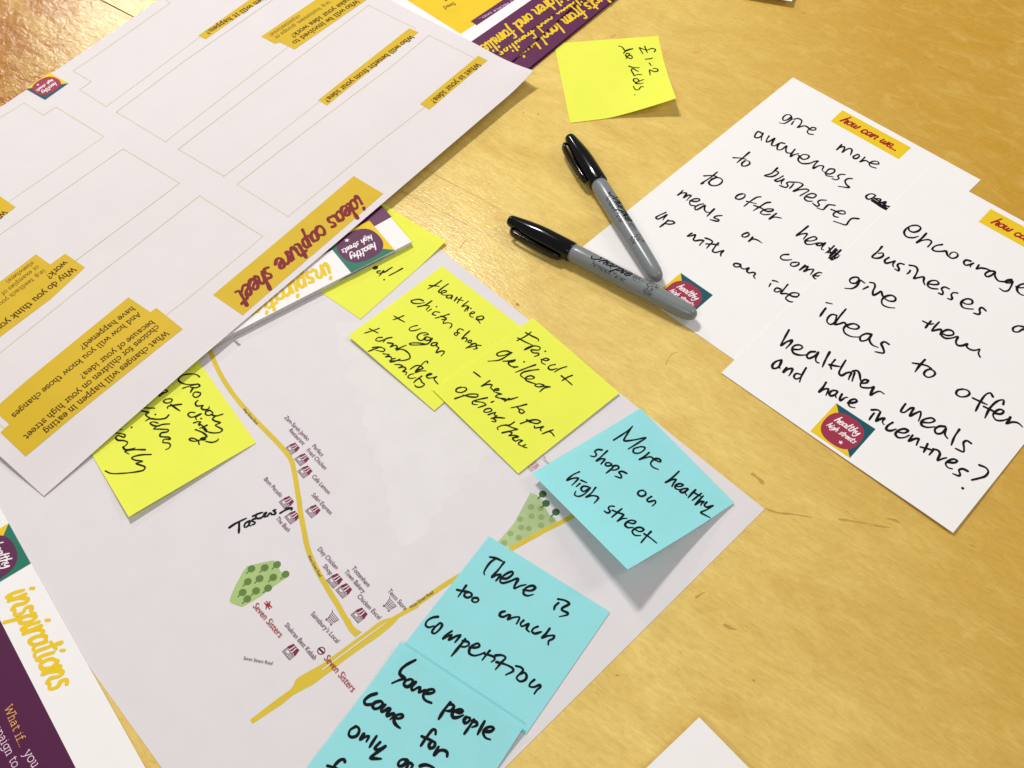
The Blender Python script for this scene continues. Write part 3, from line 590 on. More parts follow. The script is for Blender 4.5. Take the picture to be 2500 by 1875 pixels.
write('handwriting', z1, gc1, M['ink'], .00122, [('T1', """1332,162 1318,125 1282,120 1245,150 1250,176 1288,170 1325,148 1332,160 1305,182 1255,206 1208,200;
 1330,215 1342,195 1356,180; 1352,165 1395,158 1428,178 1408,225 1388,245 1425,235 1458,230 1480,238 1520,270 1560,268 1566,252 1535,245 1502,262 1482,288 1500,308 1542,314;
 1818,412 1796,438 1770,463 1800,440 1846,434 1838,462 1824,488 1860,462 1902,450 1918,462 1904,515; 1980,508 1945,520 1930,540 1950,550 1985,535 1990,512 1970,505;
 2045,535 2020,560 1998,580 2035,568 2060,570 2090,590 2150,602 2182,600 2168,578 2122,576 2088,600 2102,625 2155,642;
 1045,305 1005,285 975,315 972,342 1005,345 1050,312 1052,298 1036,340 1034,372; 1110,328 1092,355 1083,388 1110,382 1165,350 1145,385 1135,418 1160,425 1205,400 1240,390;
 1262,402 1222,396 1192,428 1192,462 1228,462 1282,425 1272,465 1285,492 1322,496; 1362,458 1330,500 1320,530 1352,512 1398,500;
 1398,518 1440,556 1488,545 1500,522 1452,508 1408,530 1393,562 1425,594 1500,596 1555,576 1588,572 1560,600 1540,645 1595,620 1640,622 1628,665 1655,682;
 1655,690 1700,700 1745,680 1748,655 1702,650 1668,680 1668,712 1738,728; 1850,705 1810,703 1780,720 1792,742 1768,756 1725,745; 1922,745 1880,745 1852,765 1862,800 1892,830 1785,820;
 918,487 850,545 795,590; 760,540 840,545 888,556; 875,570 845,595 848,620 885,620 922,596 912,574 880,570; 605,680 545,728 445,797 472,790;
 475,718 560,715 600,730 560,750 522,780 540,808 598,812 645,785 652,755 615,735 570,740 540,750;
 1192,640 1130,695 1065,716 1130,726 1185,705 1202,682 1168,668; 1248,718 1205,742 1165,762 1185,772 1235,758 1258,745 1230,778 1232,802;
 1345,778 1300,778 1280,790 1295,810 1275,830 1212,812; 1350,795 1330,820 1308,842; 1330,780 1400,782 1440,802 1402,835 1348,868 1410,852 1480,848 1498,860 1460,885 1412,912;
 1478,922 1540,932 1570,905 1535,890 1482,905 1455,938 1480,962 1532,966; 1668,955 1610,955 1585,972 1600,1000 1580,1015 1535,985; 1752,1005 1690,1000 1662,1022 1635,1047 1578,1030;
 1715,1045 1760,1062 1810,1088 1852,1086 1842,1062 1785,1062 1738,1088 1745,1112 1785,1122; 1985,1136 1920,1133 1888,1160 1860,1196 1800,1180 1740,1160;
 850,892 805,905 782,935 815,947 865,928 875,900 845,890; 1028,922 995,925 935,960 865,1015; 890,965 985,990; 1122,975 1085,980 1020,1018 955,1058; 960,1005 1040,1035 1080,1062 1140,1060 1150,1045 1100,1040 1050,1055 1025,1080 1060,1096 1120,1092;
 1180,1085 1140,1115 1112,1140 1160,1120 1230,1130; 268,860 240,888 215,908 262,885 302,885 288,915 275,932 325,905 348,910 325,935 305,958;
 340,960 400,968 432,955 425,942 370,945 335,972 345,1003 395,1010; 470,990 425,1000 385,1028 395,1050 440,1030 485,1005 478,1045 500,1072 525,1072; 575,1040 540,1075 505,1112; 650,1105 595,1110 572,1125 620,1148 610,1160 535,1145"""),
 ('T7', "762,310 740,295 700,296 668,320 685,345 730,335 765,308"),
 ('T2', """262,75 205,100 165,125 180,140 235,118 272,98 245,130 235,150; 285,150 250,182 203,218; 272,160 328,160 348,176 310,190 262,186;
 515,278 488,295 470,308 505,305 550,292 540,320 530,342 545,352 600,345 632,350 612,370 590,396; 648,325 692,340 718,360 690,390 660,425; 655,382 720,385 775,392; 775,372 735,420 718,455 745,466 790,455 826,448 800,475 798,502;
 990,582 940,572 922,585 940,606 988,600 990,585 1000,618 1030,628 1072,616 1052,648 1072,665 1118,660 1136,672 1118,698 1134,720;
 1062,272 1022,285 1003,305 1028,317 1072,298 1072,278 1048,270; 1110,315 1085,345 1068,360 1110,335 1150,342 1200,373;
 1460,485 1402,490 1380,515 1398,535 1450,540 1490,535; 1532,562 1492,565 1478,588 1508,602 1556,584 1562,566 1532,560; 1622,590 1590,615 1565,640 1610,610 1650,602 1632,630 1610,650 1660,632 1705,632 1692,655 1675,680;
 1695,692 1760,695 1798,678 1765,660 1718,680 1702,705 1718,722 1750,728; 1305,740 1335,745 1360,757; 1285,770 1268,800; 1385,825 1345,812 1320,838 1340,852 1388,838; 1452,778 1410,830 1385,866 1440,868 1500,895 1555,895 1558,868 1500,860 1455,885 1432,915 1470,945 1515,950;
 1652,208 1590,258 1535,303 1590,285 1642,282 1625,310 1605,335; 1620,352 1690,352 1735,332 1718,312 1662,325 1622,355 1632,383 1690,385 1738,372; 1792,375 1750,375 1732,392 1760,400 1818,372 1790,408 1780,435 1802,440; 1905,400 1865,440 1820,472""")])
for g_ in [('T7', "725,345 800,395 880,450; 742,332 820,380 905,432; 722,360 800,410 885,462; 762,338 812,348 792,382 862,372 842,405 922,425 882,462; 735,352 890,445"),
 ('T2', "1845,468 1900,468 1950,490; 1855,420 1880,482 1922,428 1862,500 1935,440 1852,520; 1952,458 1870,530 1972,440 1905,515; 1880,540 1985,495 1917,562")]: write('crossing_out', z1, gc1, M['ink'], .0012, [g_], off=0.00012)

cB = at(2327, 1300.8)[:2]
z2 = Surf(lambda x, y: 0.00062+0.0011*math.exp(-((x-cB[0])**2+(y-cB[1])**2)/0.055**2))
gc2 = thing('question_card', at(2150, 850), 'white question card starting "encourage businesses", lying over the corner of the other, logo fully visible', 'card', 'how can we question cards')
c_, d_, e_ = [np.array(z2.px(p)) for p in ((1761,910), (2327,1300.8), (2266,413))]
paper('paper', [c_, d_, d_+(e_-c_), e_], z2, M['card'], gc2, th=0.00025, nu=24, nv=24)
tab(gc2, z2, [(2419,510),(2419+186,510+100),(2389+184,541.3+102),(2389,541.3)], (2424,538), (2577,621))
logo(gc2, z2, (2041.4,984.4), (2137.6,1047.7))
write('handwriting', z2, gc2, M['ink'], .00135, [('T3', """1085,225 1090,250 1130,268 1185,252 1202,225 1172,203 1112,205 1060,235 1040,275 1065,312 1125,322 1180,308; 1258,278 1215,325 1163,370 1210,350 1285,342 1308,362 1295,385 1270,412;
 1412,388 1345,402 1315,435 1342,452 1410,455 1450,452 1462,490 1505,522 1552,512 1565,485 1532,462 1498,470 1485,490; 1690,550 1645,540 1622,565 1640,590 1688,582 1718,570 1690,592 1686,608; 1770,588 1745,628 1780,618 1840,625 1885,642;
 1925,650 1872,648 1830,680 1848,702 1890,690 1932,658 1925,690 1960,742 2020,750 2085,738; 2090,728 2045,738 2028,758 2070,762 2098,745 2082,800 2050,840 2010,842 1972,815; 2135,800 2170,810 2235,800 2240,775 2190,775 2145,805 2150,850 2190,880 2235,885;
 825,408 785,455 728,512 785,522 835,498 832,472 792,475; 892,515 850,545 860,570 915,560 952,548 930,580 935,605; 1038,582 1000,572 975,590 990,622 985,645 948,625; 1100,640 1090,660 1068,675; 1092,590 1150,602 1172,632 1152,688 1135,720 1185,710 1232,705 1230,750 1242,782;
 1275,772 1340,780 1378,772 1362,745 1312,740 1275,762 1272,792 1305,815 1368,822; 1482,822 1435,803 1405,820 1420,850 1410,876 1376,862; 1562,862 1520,858 1500,880 1510,908 1500,925 1466,915;
 1598,945 1650,970 1702,965 1705,935 1670,918 1620,930 1595,962 1612,1000 1660,1015 1715,1018; 1840,1036 1800,1003 1775,1020 1782,1052 1768,1070 1720,1058; 2245,1205 2190,1188 2150,1183 2103,1205 2108,1235 2150,1242 2205,1215 2230,1240 2225,1290;
 602,745 592,712 550,708 510,732 520,762 570,765 608,735 655,765; 608,742 580,790 530,818 462,815; 688,800 640,824; 705,758 745,765 757,792 735,850 740,882 790,860 815,845 832,890 880,935 945,940 957,910 920,885 860,895 822,932 830,975 880,1000 948,1008;
 280,955 338,968; 275,1010 245,1050 218,1090; 382,1080 340,1070 300,1098 288,1140 318,1168 362,1150 382,1085; 472,1018 405,1100 365,1168 410,1162 455,1150 500,1200 580,1212 600,1190 560,1163 500,1170 452,1202 460,1250 520,1285 612,1292;
 722,1265 672,1258 612,1290 618,1328 670,1322 715,1282 722,1262 702,1320 730,1368 788,1393; 892,1362 850,1338 818,1355 835,1400 842,1446 758,1435; 1302,1135 1272,1170 1248,1202; 1222,1135 1290,1165 1330,1160; 1382,1145 1330,1200 1312,1232 1355,1222 1402,1218 1390,1268;
 1400,1252 1460,1276 1522,1265 1515,1235 1470,1220 1418,1240 1403,1270 1440,1302 1500,1302 1565,1288 1545,1338 1562,1372 1610,1375 1658,1358 1650,1385 1690,1415 1740,1420 1778,1408 1765,1450 1782,1488"""),
 ('T4', """1632,512 1575,575 1535,632; 1510,545 1590,558 1650,572 1695,600; 1690,602 1640,620 1622,655 1655,684 1708,674 1732,645 1712,618 1675,605; 305,222 262,300 226,375 280,340 335,322 322,352 275,402; 345,412 410,412 437,390 412,370 360,375 333,410 352,450 408,468 482,465;
 562,435 512,438 478,475 492,500 550,480 592,438 565,500 572,535 596,545; 702,438 665,505 630,584; 755,512 712,570 718,605; 698,562 750,572 802,580; 858,518 815,590 793,645 812,668 872,640 912,638 895,680 885,708; 945,640 920,722; 925,625 970,620 992,650 1000,700 1012,738;
 1008,742 1062,738 1078,715 1042,708 1003,745 1008,778 1060,788 1110,785 1135,775 1112,820 1100,860 1150,832 1192,822 1234,848; 2002,800 1952,810 1936,845 1968,872 2030,872 2068,845 2052,815 1998,798;
 232,515 182,528 143,565 148,597 190,592 225,550 234,515 212,560 215,597; 282,590 262,615 247,638 295,605 338,600 325,640 303,670; 412,655 375,648 352,680 372,702 418,685; 472,592 425,675 408,730;
 667,733 635,785 598,828 650,800 690,798 682,825 665,860; 772,818 732,813 698,845 712,866 760,850 782,822 757,860 765,884; 822,848 800,895 805,912 855,882 878,880; 880,935 940,932 968,918 950,898 905,910 885,945 902,972 948,982;
 1442,943 1412,985 1396,1020 1425,1028 1495,985 1522,983 1500,1025 1485,1062 1530,1040 1588,1018 1590,1050 1568,1112; 1598,1122 1680,1128 1728,1105 1702,1083 1640,1090 1602,1112 1598,1150 1645,1172 1728,1168; 1828,1165 1772,1163 1728,1195 1742,1232 1790,1232 1838,1180 1825,1240 1852,1282;
 1968,1193 1920,1265 1888,1347; 2083,1330 2040,1303 2008,1320 2012,1372 2008,1412 1930,1380; 1112,1003 1170,1003 1198,1020; 1135,1035 1108,1068 1087,1100; 1198,1022 1170,1075 1153,1113 1200,1090 1238,1085 1215,1120 1232,1147; 1318,1125 1268,1158 1253,1193 1288,1207 1350,1190;
 1358,1216 1430,1228 1468,1205 1432,1188 1370,1205 1343,1240 1368,1272 1430,1272 1478,1250; 1512,1250 1490,1278 1473,1307 1530,1285 1572,1283 1562,1312 1548,1347; 1658,1333 1640,1372 1618,1417; 1588,1365 1650,1380 1702,1395; 1708,1400 1673,1442; 1712,1385 1762,1400 1778,1430 1753,1497 1800,1480 1842,1470;
 1850,1512 1920,1518 1948,1500 1915,1483 1860,1500 1833,1530 1858,1567 1898,1577; 2048,1600 2000,1578 1963,1590 1975,1628 1968,1647 1903,1625"""),
 ('T5', """1907,75 1882,38 1840,52 1782,128 1738,214; 1710,87 1800,130 1852,152; 2007,150 2012,108 1962,113 1882,180 1828,282; 1818,170 1880,200 1928,225; 1920,237 1990,242 2012,215 1980,198 1930,220 1908,255 1938,302 2000,307 2055,290;
 2078,273 2060,308 2038,337 2100,322 2150,330 2197,370; 1775,742 1838,768 1862,805 1832,850 1765,872 1700,888; 1612,968 1618,972""")])

# small loose papers
z3 = quad_surf([(1707,1751),(1452,1996),(1700,2300),(1990,2040)], [.0068,.004,.003,.0045])
gp = thing('paper_sheet', at(1707, 1860), 'blank white sheet at the bottom edge, only its corner in view', 'paper')
paper('paper', z3.q, z3, M['card'], gp)
z4 = quad_surf([(1933,3.2),(1800,-18),(1880,-160),(1985,-150)], [.0045,.004,.003,.003])
gp = thing('paper_sheet', at(1920, 0), 'tiny white paper corner cut off by the top edge of the photo', 'paper')
paper('paper', z4.q, z4, M['card'], gp)

# ================================================================== STICKY NOTES
def note(q, surf, m, loc, label, strokes, wd, ink='inky', group='sticky notes on the map and table', nu=14):
    g = thing('sticky_note', loc, label, 'sticky note', group)
    paper('paper', q, surf, M[m], g, th=0.0001, nu=nu, nv=nu)
    write('handwriting', surf, g, M[ink], wd, strokes)
    return g
# yellow, price
s = quad_surf([(1352.5,106),(1606.8,87.6),(1651.5,233),(1392,300)], [.0004,.0004,.0134,.0004], 2.2)
s0_ = s
def fy(x, y, s=s):
    A = np.array([[s.q[1][0]-s.q[0][0], s.q[3][0]-s.q[0][0]], [s.q[1][1]-s.q[0][1], s.q[3][1]-s.q[0][1]]])
    u, v = np.linalg.solve(A, np.array([x-s.q[0][0], y-s.q[0][1]]))
    u = max(0, min(1.1, u)); v = max(0, min(1.1, v))
    d = max(0.0, (u*v-.30)/0.70)
    return .0004+.0130*d**1.35
s = Surf(fy); s.q = s0_.q
note(s.q, s, 'ynote', at(1500,190), 'bright yellow note lying alone on the wood, priced "£1-2 for kids", one corner curling up', [('A4', """1315,562 1328,535 1290,524 1235,540 1185,528 1155,515 1170,545 1192,580; 1212,500 1225,535 1242,570;
 1220,640 1262,636 1297,628; 1262,682 1282,710; 1305,740 1345,744 1352,768 1320,775 1265,755 1268,785 1270,815; 932,497 970,510 1000,545 1050,530 1083,525; 1083,528 1030,545 995,560 985,578;
 1015,578 1045,580 1042,602 1010,602 1010,582; 1010,634 1030,605 1065,600 1078,618 1065,635 1030,622 1000,600; 1042,715 1090,730 1155,732; 1142,772 1078,742 1068,760 1085,790 1098,820; 1098,818 1140,805 1180,808;
 1128,850 1098,850 1092,875 1115,888 1148,882 1140,858 1122,850; 1197,860 1150,880 1112,900 1160,905 1197,898; 1197,940 1172,935 1150,965 1120,972 1088,932; 1103,1022 1106,1027""")], .00100)
# yellow "good!" under the stack
q = sq_from((880,779), (1090,593), 0.076, .0005); q = [np.array(p) for p in q]
def fg(x, y, c=np.array(q[1])): return .0005+.0022*max(0, 1-math.hypot(x-c[0], y-c[1])/.03)**2
s = Surf(fg)
note(q, s, 'ynote', at(930,650), 'yellow note half hidden under the stack of cards, only "od!" readable', [('U1', "326,42 300,44 285,56 292,68 318,62 322,50 300,56; 352,86 325,90 322,104 365,106 400,90; 385,84 362,112 343,136; 470,50 430,75 400,98 368,104; 568,62 505,98 438,132; 391,172 393,174")], .0010)
# healthier chicken shops
s = quad_surf([(1079,649),(850,819.5),(1060,1002),(1293,812)], [.0005,.0016,.0009,.0005], 1.0)
q = [np.array(p) for p in s.q]; q[3] = q[0]+q[2]-q[1]
def fh(x, y, q=q):
    A = np.array([[q[1][0]-q[0][0], q[3][0]-q[0][0]], [q[1][1]-q[0][1], q[3][1]-q[0][1]]]); u, v = np.linalg.solve(A, np.array([x-q[0][0], y-q[0][1]]))
    return .0005+.0022*max(0, min(1, u))**2*(1-.75*max(0, min(1, v)))
s = Surf(fh)
q[1] = np.array(s.px((850,819.5))); q[0] = np.array(s.px((1079,649))); q[2] = np.array(s.px((1060,1002))); q[3] = q[0]+q[2]-q[1]
note(q, s, 'ynote', at(1060,820), 'yellow note reading "Healthier chicken shops + vegan", tucked under its neighbour', [('U1', """952,180 890,222 815,263; 833,228 880,232 932,236; 1017,213 960,252 922,290 955,302 1000,288 985,275 948,292 958,318 1008,322;
 1052,322 1012,325 998,345 1035,350 1058,328 1045,362; 1102,343 1090,362 1075,382; 1147,343 1125,370 1103,403; 1112,362 1165,378; 1215,380 1175,410 1150,435 1190,425 1212,432 1190,458 1175,480; 1218,440 1200,478; 1238,452 1242,455;
 1228,502 1262,502 1275,488 1250,485 1228,505 1232,530 1262,538; 1300,530 1285,558; 1298,540 1340,525 1364,540 1342,562 1288,556 1312,572 1328,598;
 775,378 735,363 690,368 655,378 668,398 720,405 785,395; 857,378 790,420 718,436 780,425 835,428 815,450 800,467; 852,458 815,482; 902,435 904,437; 932,490 885,485 862,508 895,520; 1027,507 955,530 888,548; 948,528 985,540 1002,552; 955,562 998,558 970,580 968,598; 968,598 1020,592 1052,605 1045,632 1030,645;
 1167,665 1130,650 1105,670 1112,695 1095,718 1075,702 1085,690 1130,692; 1225,672 1175,718 1150,750 1190,738 1200,755 1185,778; 1240,762 1212,768 1212,785 1240,782 1246,765; 1275,792 1228,818 1185,842; 1240,800 1285,795 1290,812 1240,828 1190,838; 1338,815 1300,812 1288,828 1300,842 1262,850;
 582,522 530,545 478,563; 488,525 540,558 592,586; 715,618 660,632 635,655 650,670 700,665 748,648; 780,712 825,705 800,690 735,700 712,735 745,765 790,748 805,735; 842,740 800,728 778,752 825,765 862,742 820,795 740,808 645,805 640,795 700,788 820,802;
 905,785 862,790 850,812 885,815 912,790 900,815 925,835; 925,838 905,868 900,885 950,868 978,872 965,900 945,918; 342,647 270,672 200,694; 248,650 290,672 332,692;
 372,735 330,738 308,762 345,772 400,752; 467,735 410,748 382,782; 425,788 480,798 452,828 505,812 520,830 500,850 545,835; 605,812 550,835 510,862 550,850 595,862 640,905 640,940 590,958 500,962 440,965;
 815,985 812,966 785,975 745,1015 695,1062; 645,1046 700,1012 735,1010 772,1035 720,1055 695,1078 750,1062 800,1062; 812,1108 858,1092 840,1085 802,1108 818,1132 870,1128; 870,1130 905,1118 880,1142 918,1192;
 357,828 290,852 235,872; 278,835 340,828 398,852 385,872 310,860; 382,895 442,905 405,925 450,922 470,945; 500,940 462,950 452,975 490,970 545,948 505,965; 495,1000 545,1002 572,1015 532,1032 590,1025 602,1045 575,1068 612,1075 600,1102;
 680,1090 640,1100 622,1125 655,1135 700,1128; 760,1112 700,1155 680,1178; 700,1150 742,1140 758,1172 785,1192 755,1218 705,1218 690,1200""")], .00090)
# fried + grilled
base = [(1301,776),(1512.5,959.5),(1265.5,1156),(1055,950)]
s = quad_surf(base, [.0009,.0016,.0012,.0020], 1.0)
note(s.q, s, 'ynote', at(1285,960), 'yellow note reading "Fried + grilled", overlapping its left neighbour', [('U2', """987,122 930,165 848,207; 932,128 990,160 1058,195 1055,212; 855,180 930,220 1002,252; 1002,260 960,280 922,297 950,275 1025,258 1075,275 1062,298 985,298 1005,325 1055,330 1062,345 1018,362; 1124,311 1126,313;
 1083,388 1135,402 1162,392 1132,378 1095,392 1088,420 1125,440; 1222,440 1172,450 1152,475 1182,492 1240,478; 1332,460 1270,480 1212,515; 1388,545 1340,565 1288,598; 1280,550 1330,590 1387,640;
 790,325 750,308 690,315 650,338 665,356 720,350 798,322 750,355 680,395 565,408; 710,408 770,405 832,395 815,410 765,420 770,440 800,460 858,462 812,472; 918,414 921,416; 1030,442 930,478 832,517; 1060,488 970,500 900,520 882,545 915,572;
 920,575 985,582 1018,568 990,550 940,562 935,592 985,615 1040,632; 1110,640 1062,628 1020,642 1050,658 1110,652 1172,656; 1172,658 1110,672 1070,707; 425,512 460,538 492,562;
 582,598 540,625 500,652 555,635 607,640 590,665 620,692; 618,692 668,690 668,676 632,682 622,705 650,712; 650,715 700,730 660,735 640,752 672,768; 640,755 700,775; 735,775 690,768 720,785 790,778 857,758; 770,772 728,800;
 942,828 865,848 788,863; 848,850 872,882; 908,885 880,875 868,902 898,917 922,902 905,886; 882,1017 960,990 1045,980 1078,998 1050,1015 965,1002; 945,980 1000,1008; 1020,1040 1018,1058 1060,1055 1108,1045 1075,1072 1085,1088;
 1200,1078 1150,1095 1092,1118; 1160,1090 1190,1110 1212,1140; 302,662 262,675 252,700 290,714 340,700 358,680 335,662 292,668; 243,773 330,745 400,728 468,735 460,755 402,757 320,738; 558,764 480,780 415,802 415,825 462,832; 440,800 520,812 545,832 508,848 468,860; 598,808 624,798;
 575,868 535,880 525,902 560,906 602,890 592,870 570,870; 568,930 640,908 625,930 655,942; 598,965 660,958 730,963; 655,940 615,965 642,985 635,1000 600,992; 823,1000 775,1030 700,1035 655,1060 665,1075; 740,1028 800,1055 855,1072; 855,1072 780,1090 703,1107 770,1095 800,1108 770,1135;
 770,1135 830,1132 862,1145 805,1158 832,1188 868,1175 902,1182 868,1202 862,1216 900,1236 932,1220 905,1240 945,1253""")], .00095)
# crowdy
q = sq_from((314,1262), (625,1081), 0.076, .0008); q = [np.array(p) for p in q]
def fc(x, y, A=np.array(q[0]), B=np.array(q[1]), D=np.array(q[3])):
    e1 = (B-A)/np.linalg.norm(B-A); e2 = (D-A)/np.linalg.norm(D-A); p = np.array([x, y])-A
    u, v = (p@e1)/.076, (p@e2)/.076
    return .0006+.0030*max(0, 1-max(0, v)/.75)**1.6*(1-max(0, min(1, u)))**.8
s = Surf(fc); q0 = s.px((314,1262)); q1 = s.px((625,1081)); q = [np.array(q0), np.array(q1), np.array(q1)+(q[2]-q[1]), np.array(q0)+(q[3]-q[0])]
note(q, s, 'ynote', at(450,1100), 'yellow note reading "Crowdy, not dirty", its top under the big worksheet', [('U3', """1148,242 1122,220 1050,213 972,230 942,262 958,292 1030,315 1112,312; 985,352 1070,325 1135,312 1152,330 1105,348 1060,342; 1088,345 1075,365 1060,392; 1142,392 1102,390 1083,420 1112,442 1150,422 1158,398 1130,388;
 1132,472 1108,492 1122,525 1165,522 1182,520 1165,545 1192,562 1238,552 1242,530; 1252,568 1212,578 1208,608 1252,615 1278,592 1252,570; 1374,605 1310,622 1255,608; 1300,625 1275,652 1300,672 1352,688 1302,712 1335,732 1372,758 1350,780 1280,788 1222,775;
 1102,590 1055,588 1035,608 1065,635 1115,622 1150,602; 1162,602 1110,638 1120,660; 1164,648 1167,650; 1092,690 1135,678 1162,682 1135,702 1150,720; 1222,712 1165,738 1148,742; 1150,700 1200,738 1218,775 1180,742;
 1108,755 1185,788 1218,825 1160,842 1192,858 1205,848 1150,858 1095,870 1048,852 1060,840 1102,845 1135,868 1145,900; 1210,870 1270,880 1322,862 1332,846; 770,370 815,368 838,382 800,400 755,430 760,408 800,392;
 862,455 818,460 795,480 828,497 870,485 882,462 852,452; 972,508 895,518 840,530 835,548; 868,510 915,545 957,573; 620,495 642,516; 712,546 640,545 560,538; 558,540 550,560 610,578 652,588 622,608 660,642; 660,640 640,632;
 848,612 820,642 740,655 660,650 620,672; 717,608 721,611; 742,692 695,680 665,690 695,715 755,722; 857,700 790,705 720,730 700,750; 700,750 780,752 845,758 838,775 772,790 762,820 852,832 862,850 802,850 790,880 850,888 865,912 845,940 818,950;
 390,695 402,690; 328,752 392,755; 485,733 489,736; 300,785 345,790 422,808 415,830 355,815 330,830 350,858 400,862 445,878 435,905 402,925; 402,925 420,950 482,945 520,935; 617,952 510,952 420,968 460,994;
 675,998 560,1005 485,1030 515,1052 592,1065 530,1085 572,1102 617,1122 602,1150 540,1166 400,1182 280,1182 228,1158""")], .00100)
# blue notes
s = quad_surf([(1563,996),(1792,1227),(1532,1391),(1299,1156)], [.0006,.0014,.0185,.0055], 1.4)
print('blue1 edges', [round(float(np.linalg.norm(np.array(s.q[i])-np.array(s.q[(i+1) % 4])))*1000, 1) for i in range(4)])
note(s.q, s, 'bnote', at(1540,1190), 'light blue note reading "More healthy shops on high street", lower corner lifted', [('U4', """832,298 915,245 985,195 1003,178 1016,163; 1003,178 950,262 933,303 1040,295 1147,275 1080,320 975,385; 1068,370 1030,383 1025,418 1070,427 1128,395 1138,370 1092,363 1058,372;
 1178,420 1120,468 1083,488 1130,475 1195,462 1235,492 1288,510 1286,488 1242,478 1208,500 1193,530 1215,562 1268,585; 1470,603 1410,660 1337,712 1400,685 1442,682 1420,715 1400,752; 1432,745 1480,752 1512,735 1482,723 1440,738 1432,765 1465,782 1510,772;
 1555,770 1512,773 1480,800 1505,812 1560,778 1530,812 1545,838; 1632,783 1595,820 1558,862; 1688,818 1640,855 1598,888; 1612,808 1660,835 1690,850; 1708,842 1665,885 1628,930 1678,898 1712,898 1690,920 1682,938; 1742,903 1718,932 1735,952 1800,935;
 1800,938 1740,978 1683,1005 1725,1030 1772,1055; 718,395 680,390 648,410 665,438 645,460 605,452; 770,403 710,460 663,502 720,480 747,484 728,510 708,532; 792,520 762,518 752,542 780,552 812,532 795,518; 842,545 800,588 757,622; 820,552 868,548 884,568 845,590 798,588;
 958,622 912,603 883,612 905,640 905,668 846,650; 1122,788 1082,795 1068,825 1098,847 1142,832 1142,803 1112,788; 1202,848 1158,880 1172,900 1235,888 1242,908 1208,942; 498,607 430,640 377,690 440,670 487,670 455,710 423,740; 515,690 568,713; 503,722 467,753;
 582,753 537,748 513,775 535,800 590,772 605,760 560,815 490,848 450,832 462,800; 657,760 610,820 563,855 620,840 675,850 682,865 642,914; 837,945 800,942 780,962 798,995 775,1010 740,990; 912,968 855,1015 813,1052; 820,983 880,1008 928,1025 900,1058 868,1090 915,1065 962,1062;
 962,1100 1030,1112 1048,1092 1012,1080 968,1092 943,1128 968,1152 1022,1150; 1030,1165 1090,1192 1127,1170 1095,1150 1042,1160 1013,1190 1038,1226 1097,1230; 1197,1190 1145,1245 1098,1300; 1130,1213 1180,1245 1252,1303""")], .00112, ink='ink')
q = [np.array(p) for p in (at(1194,1309,.0007)[:2], at(1489,1494,.0007)[:2])]; dd = q[1]-q[0]; nn = np.array([dd[1], -dd[0]])
q = [q[0], q[1], q[1]+nn*.99, q[0]+nn*.99]
s = Surf(.0007)
note(q, s, 'bnote', at(1240,1540), 'light blue note reading "There is too much competition", lying above another blue one', [('U5', """942,240 1000,250 1068,282; 1005,252 950,290 905,350 885,395 892,412; 1083,290 1025,365 963,437 1010,415 1048,412 1025,445 1003,472; 1052,450 1112,448 1168,402 1160,383 1120,395 1058,440 1042,475 1062,494 1130,480 1212,450 1218,462 1192,505 1180,547 1240,522 1295,510;
 1270,562 1350,567 1387,540 1365,520 1320,528 1282,555 1272,598 1308,618 1367,605; 1613,688 1578,720 1570,754; 1608,650 1680,665 1718,695 1650,738 1645,755 1705,788 1700,802 1622,822; 712,518 672,575 635,627; 623,560 680,572 742,580; 742,585 705,590 693,620 728,637 768,615 758,590 727,582;
 822,640 782,640 768,665 800,683 832,665 827,643 800,640; 1088,770 1052,780 1038,810 1068,825 1130,803 1142,810 1118,848 1180,828 1232,828 1225,855 1203,892; 1273,858 1243,890 1252,917 1322,893 1300,940 1327,970; 1412,918 1372,935 1353,965 1378,987 1445,970; 1527,938 1490,990 1453,1027 1510,1010 1573,1008 1562,1035 1517,1060 1513,1097;
 437,823 385,830 330,865 316,905 345,927 395,912; 452,888 402,930 378,975 398,987 450,950 478,900 458,883 430,905; 572,963 520,1000 485,1037 540,1010 572,998 543,1047 620,1010 657,1003 630,1040 603,1072; 703,1040 640,1120 568,1207; 680,1060 730,1068 742,1090 700,1117 650,1112;
 743,1120 800,1125 842,1110 830,1083 790,1095 748,1130 743,1180 788,1202 850,1190 895,1170; 943,1153 900,1205 868,1247; 888,1185 970,1208 992,1225 985,1245 958,1264; 998,1200 1060,1198 1098,1220 1060,1265 998,1337; 1008,1265 1100,1290 1167,1328 1172,1350 1098,1390;
 1198,1303 1250,1318 1268,1345 1228,1388 1203,1420 1238,1454 1290,1437 1303,1400 1282,1368 1243,1385; 1377,1438 1340,1470 1328,1500 1370,1510 1432,1488 1438,1505 1400,1540 1378,1574""")], .00128, ink='ink')
A_, B_ = np.array(at(977.5,1567.5,.0034)[:2]), np.array(at(1281,1770,.0034)[:2]); dd = B_-A_; nn = np.array([dd[1], -dd[0]])
q = [A_, B_, B_+nn, A_+nn]
def fb(x, y, A=A_, dd=dd, nn=nn):
    p = np.array([x, y])-A; v = (p@nn)/(nn@nn)
    return .0012+.0022*max(0, 1-max(0, v)/.35)**2
s = Surf(fb)
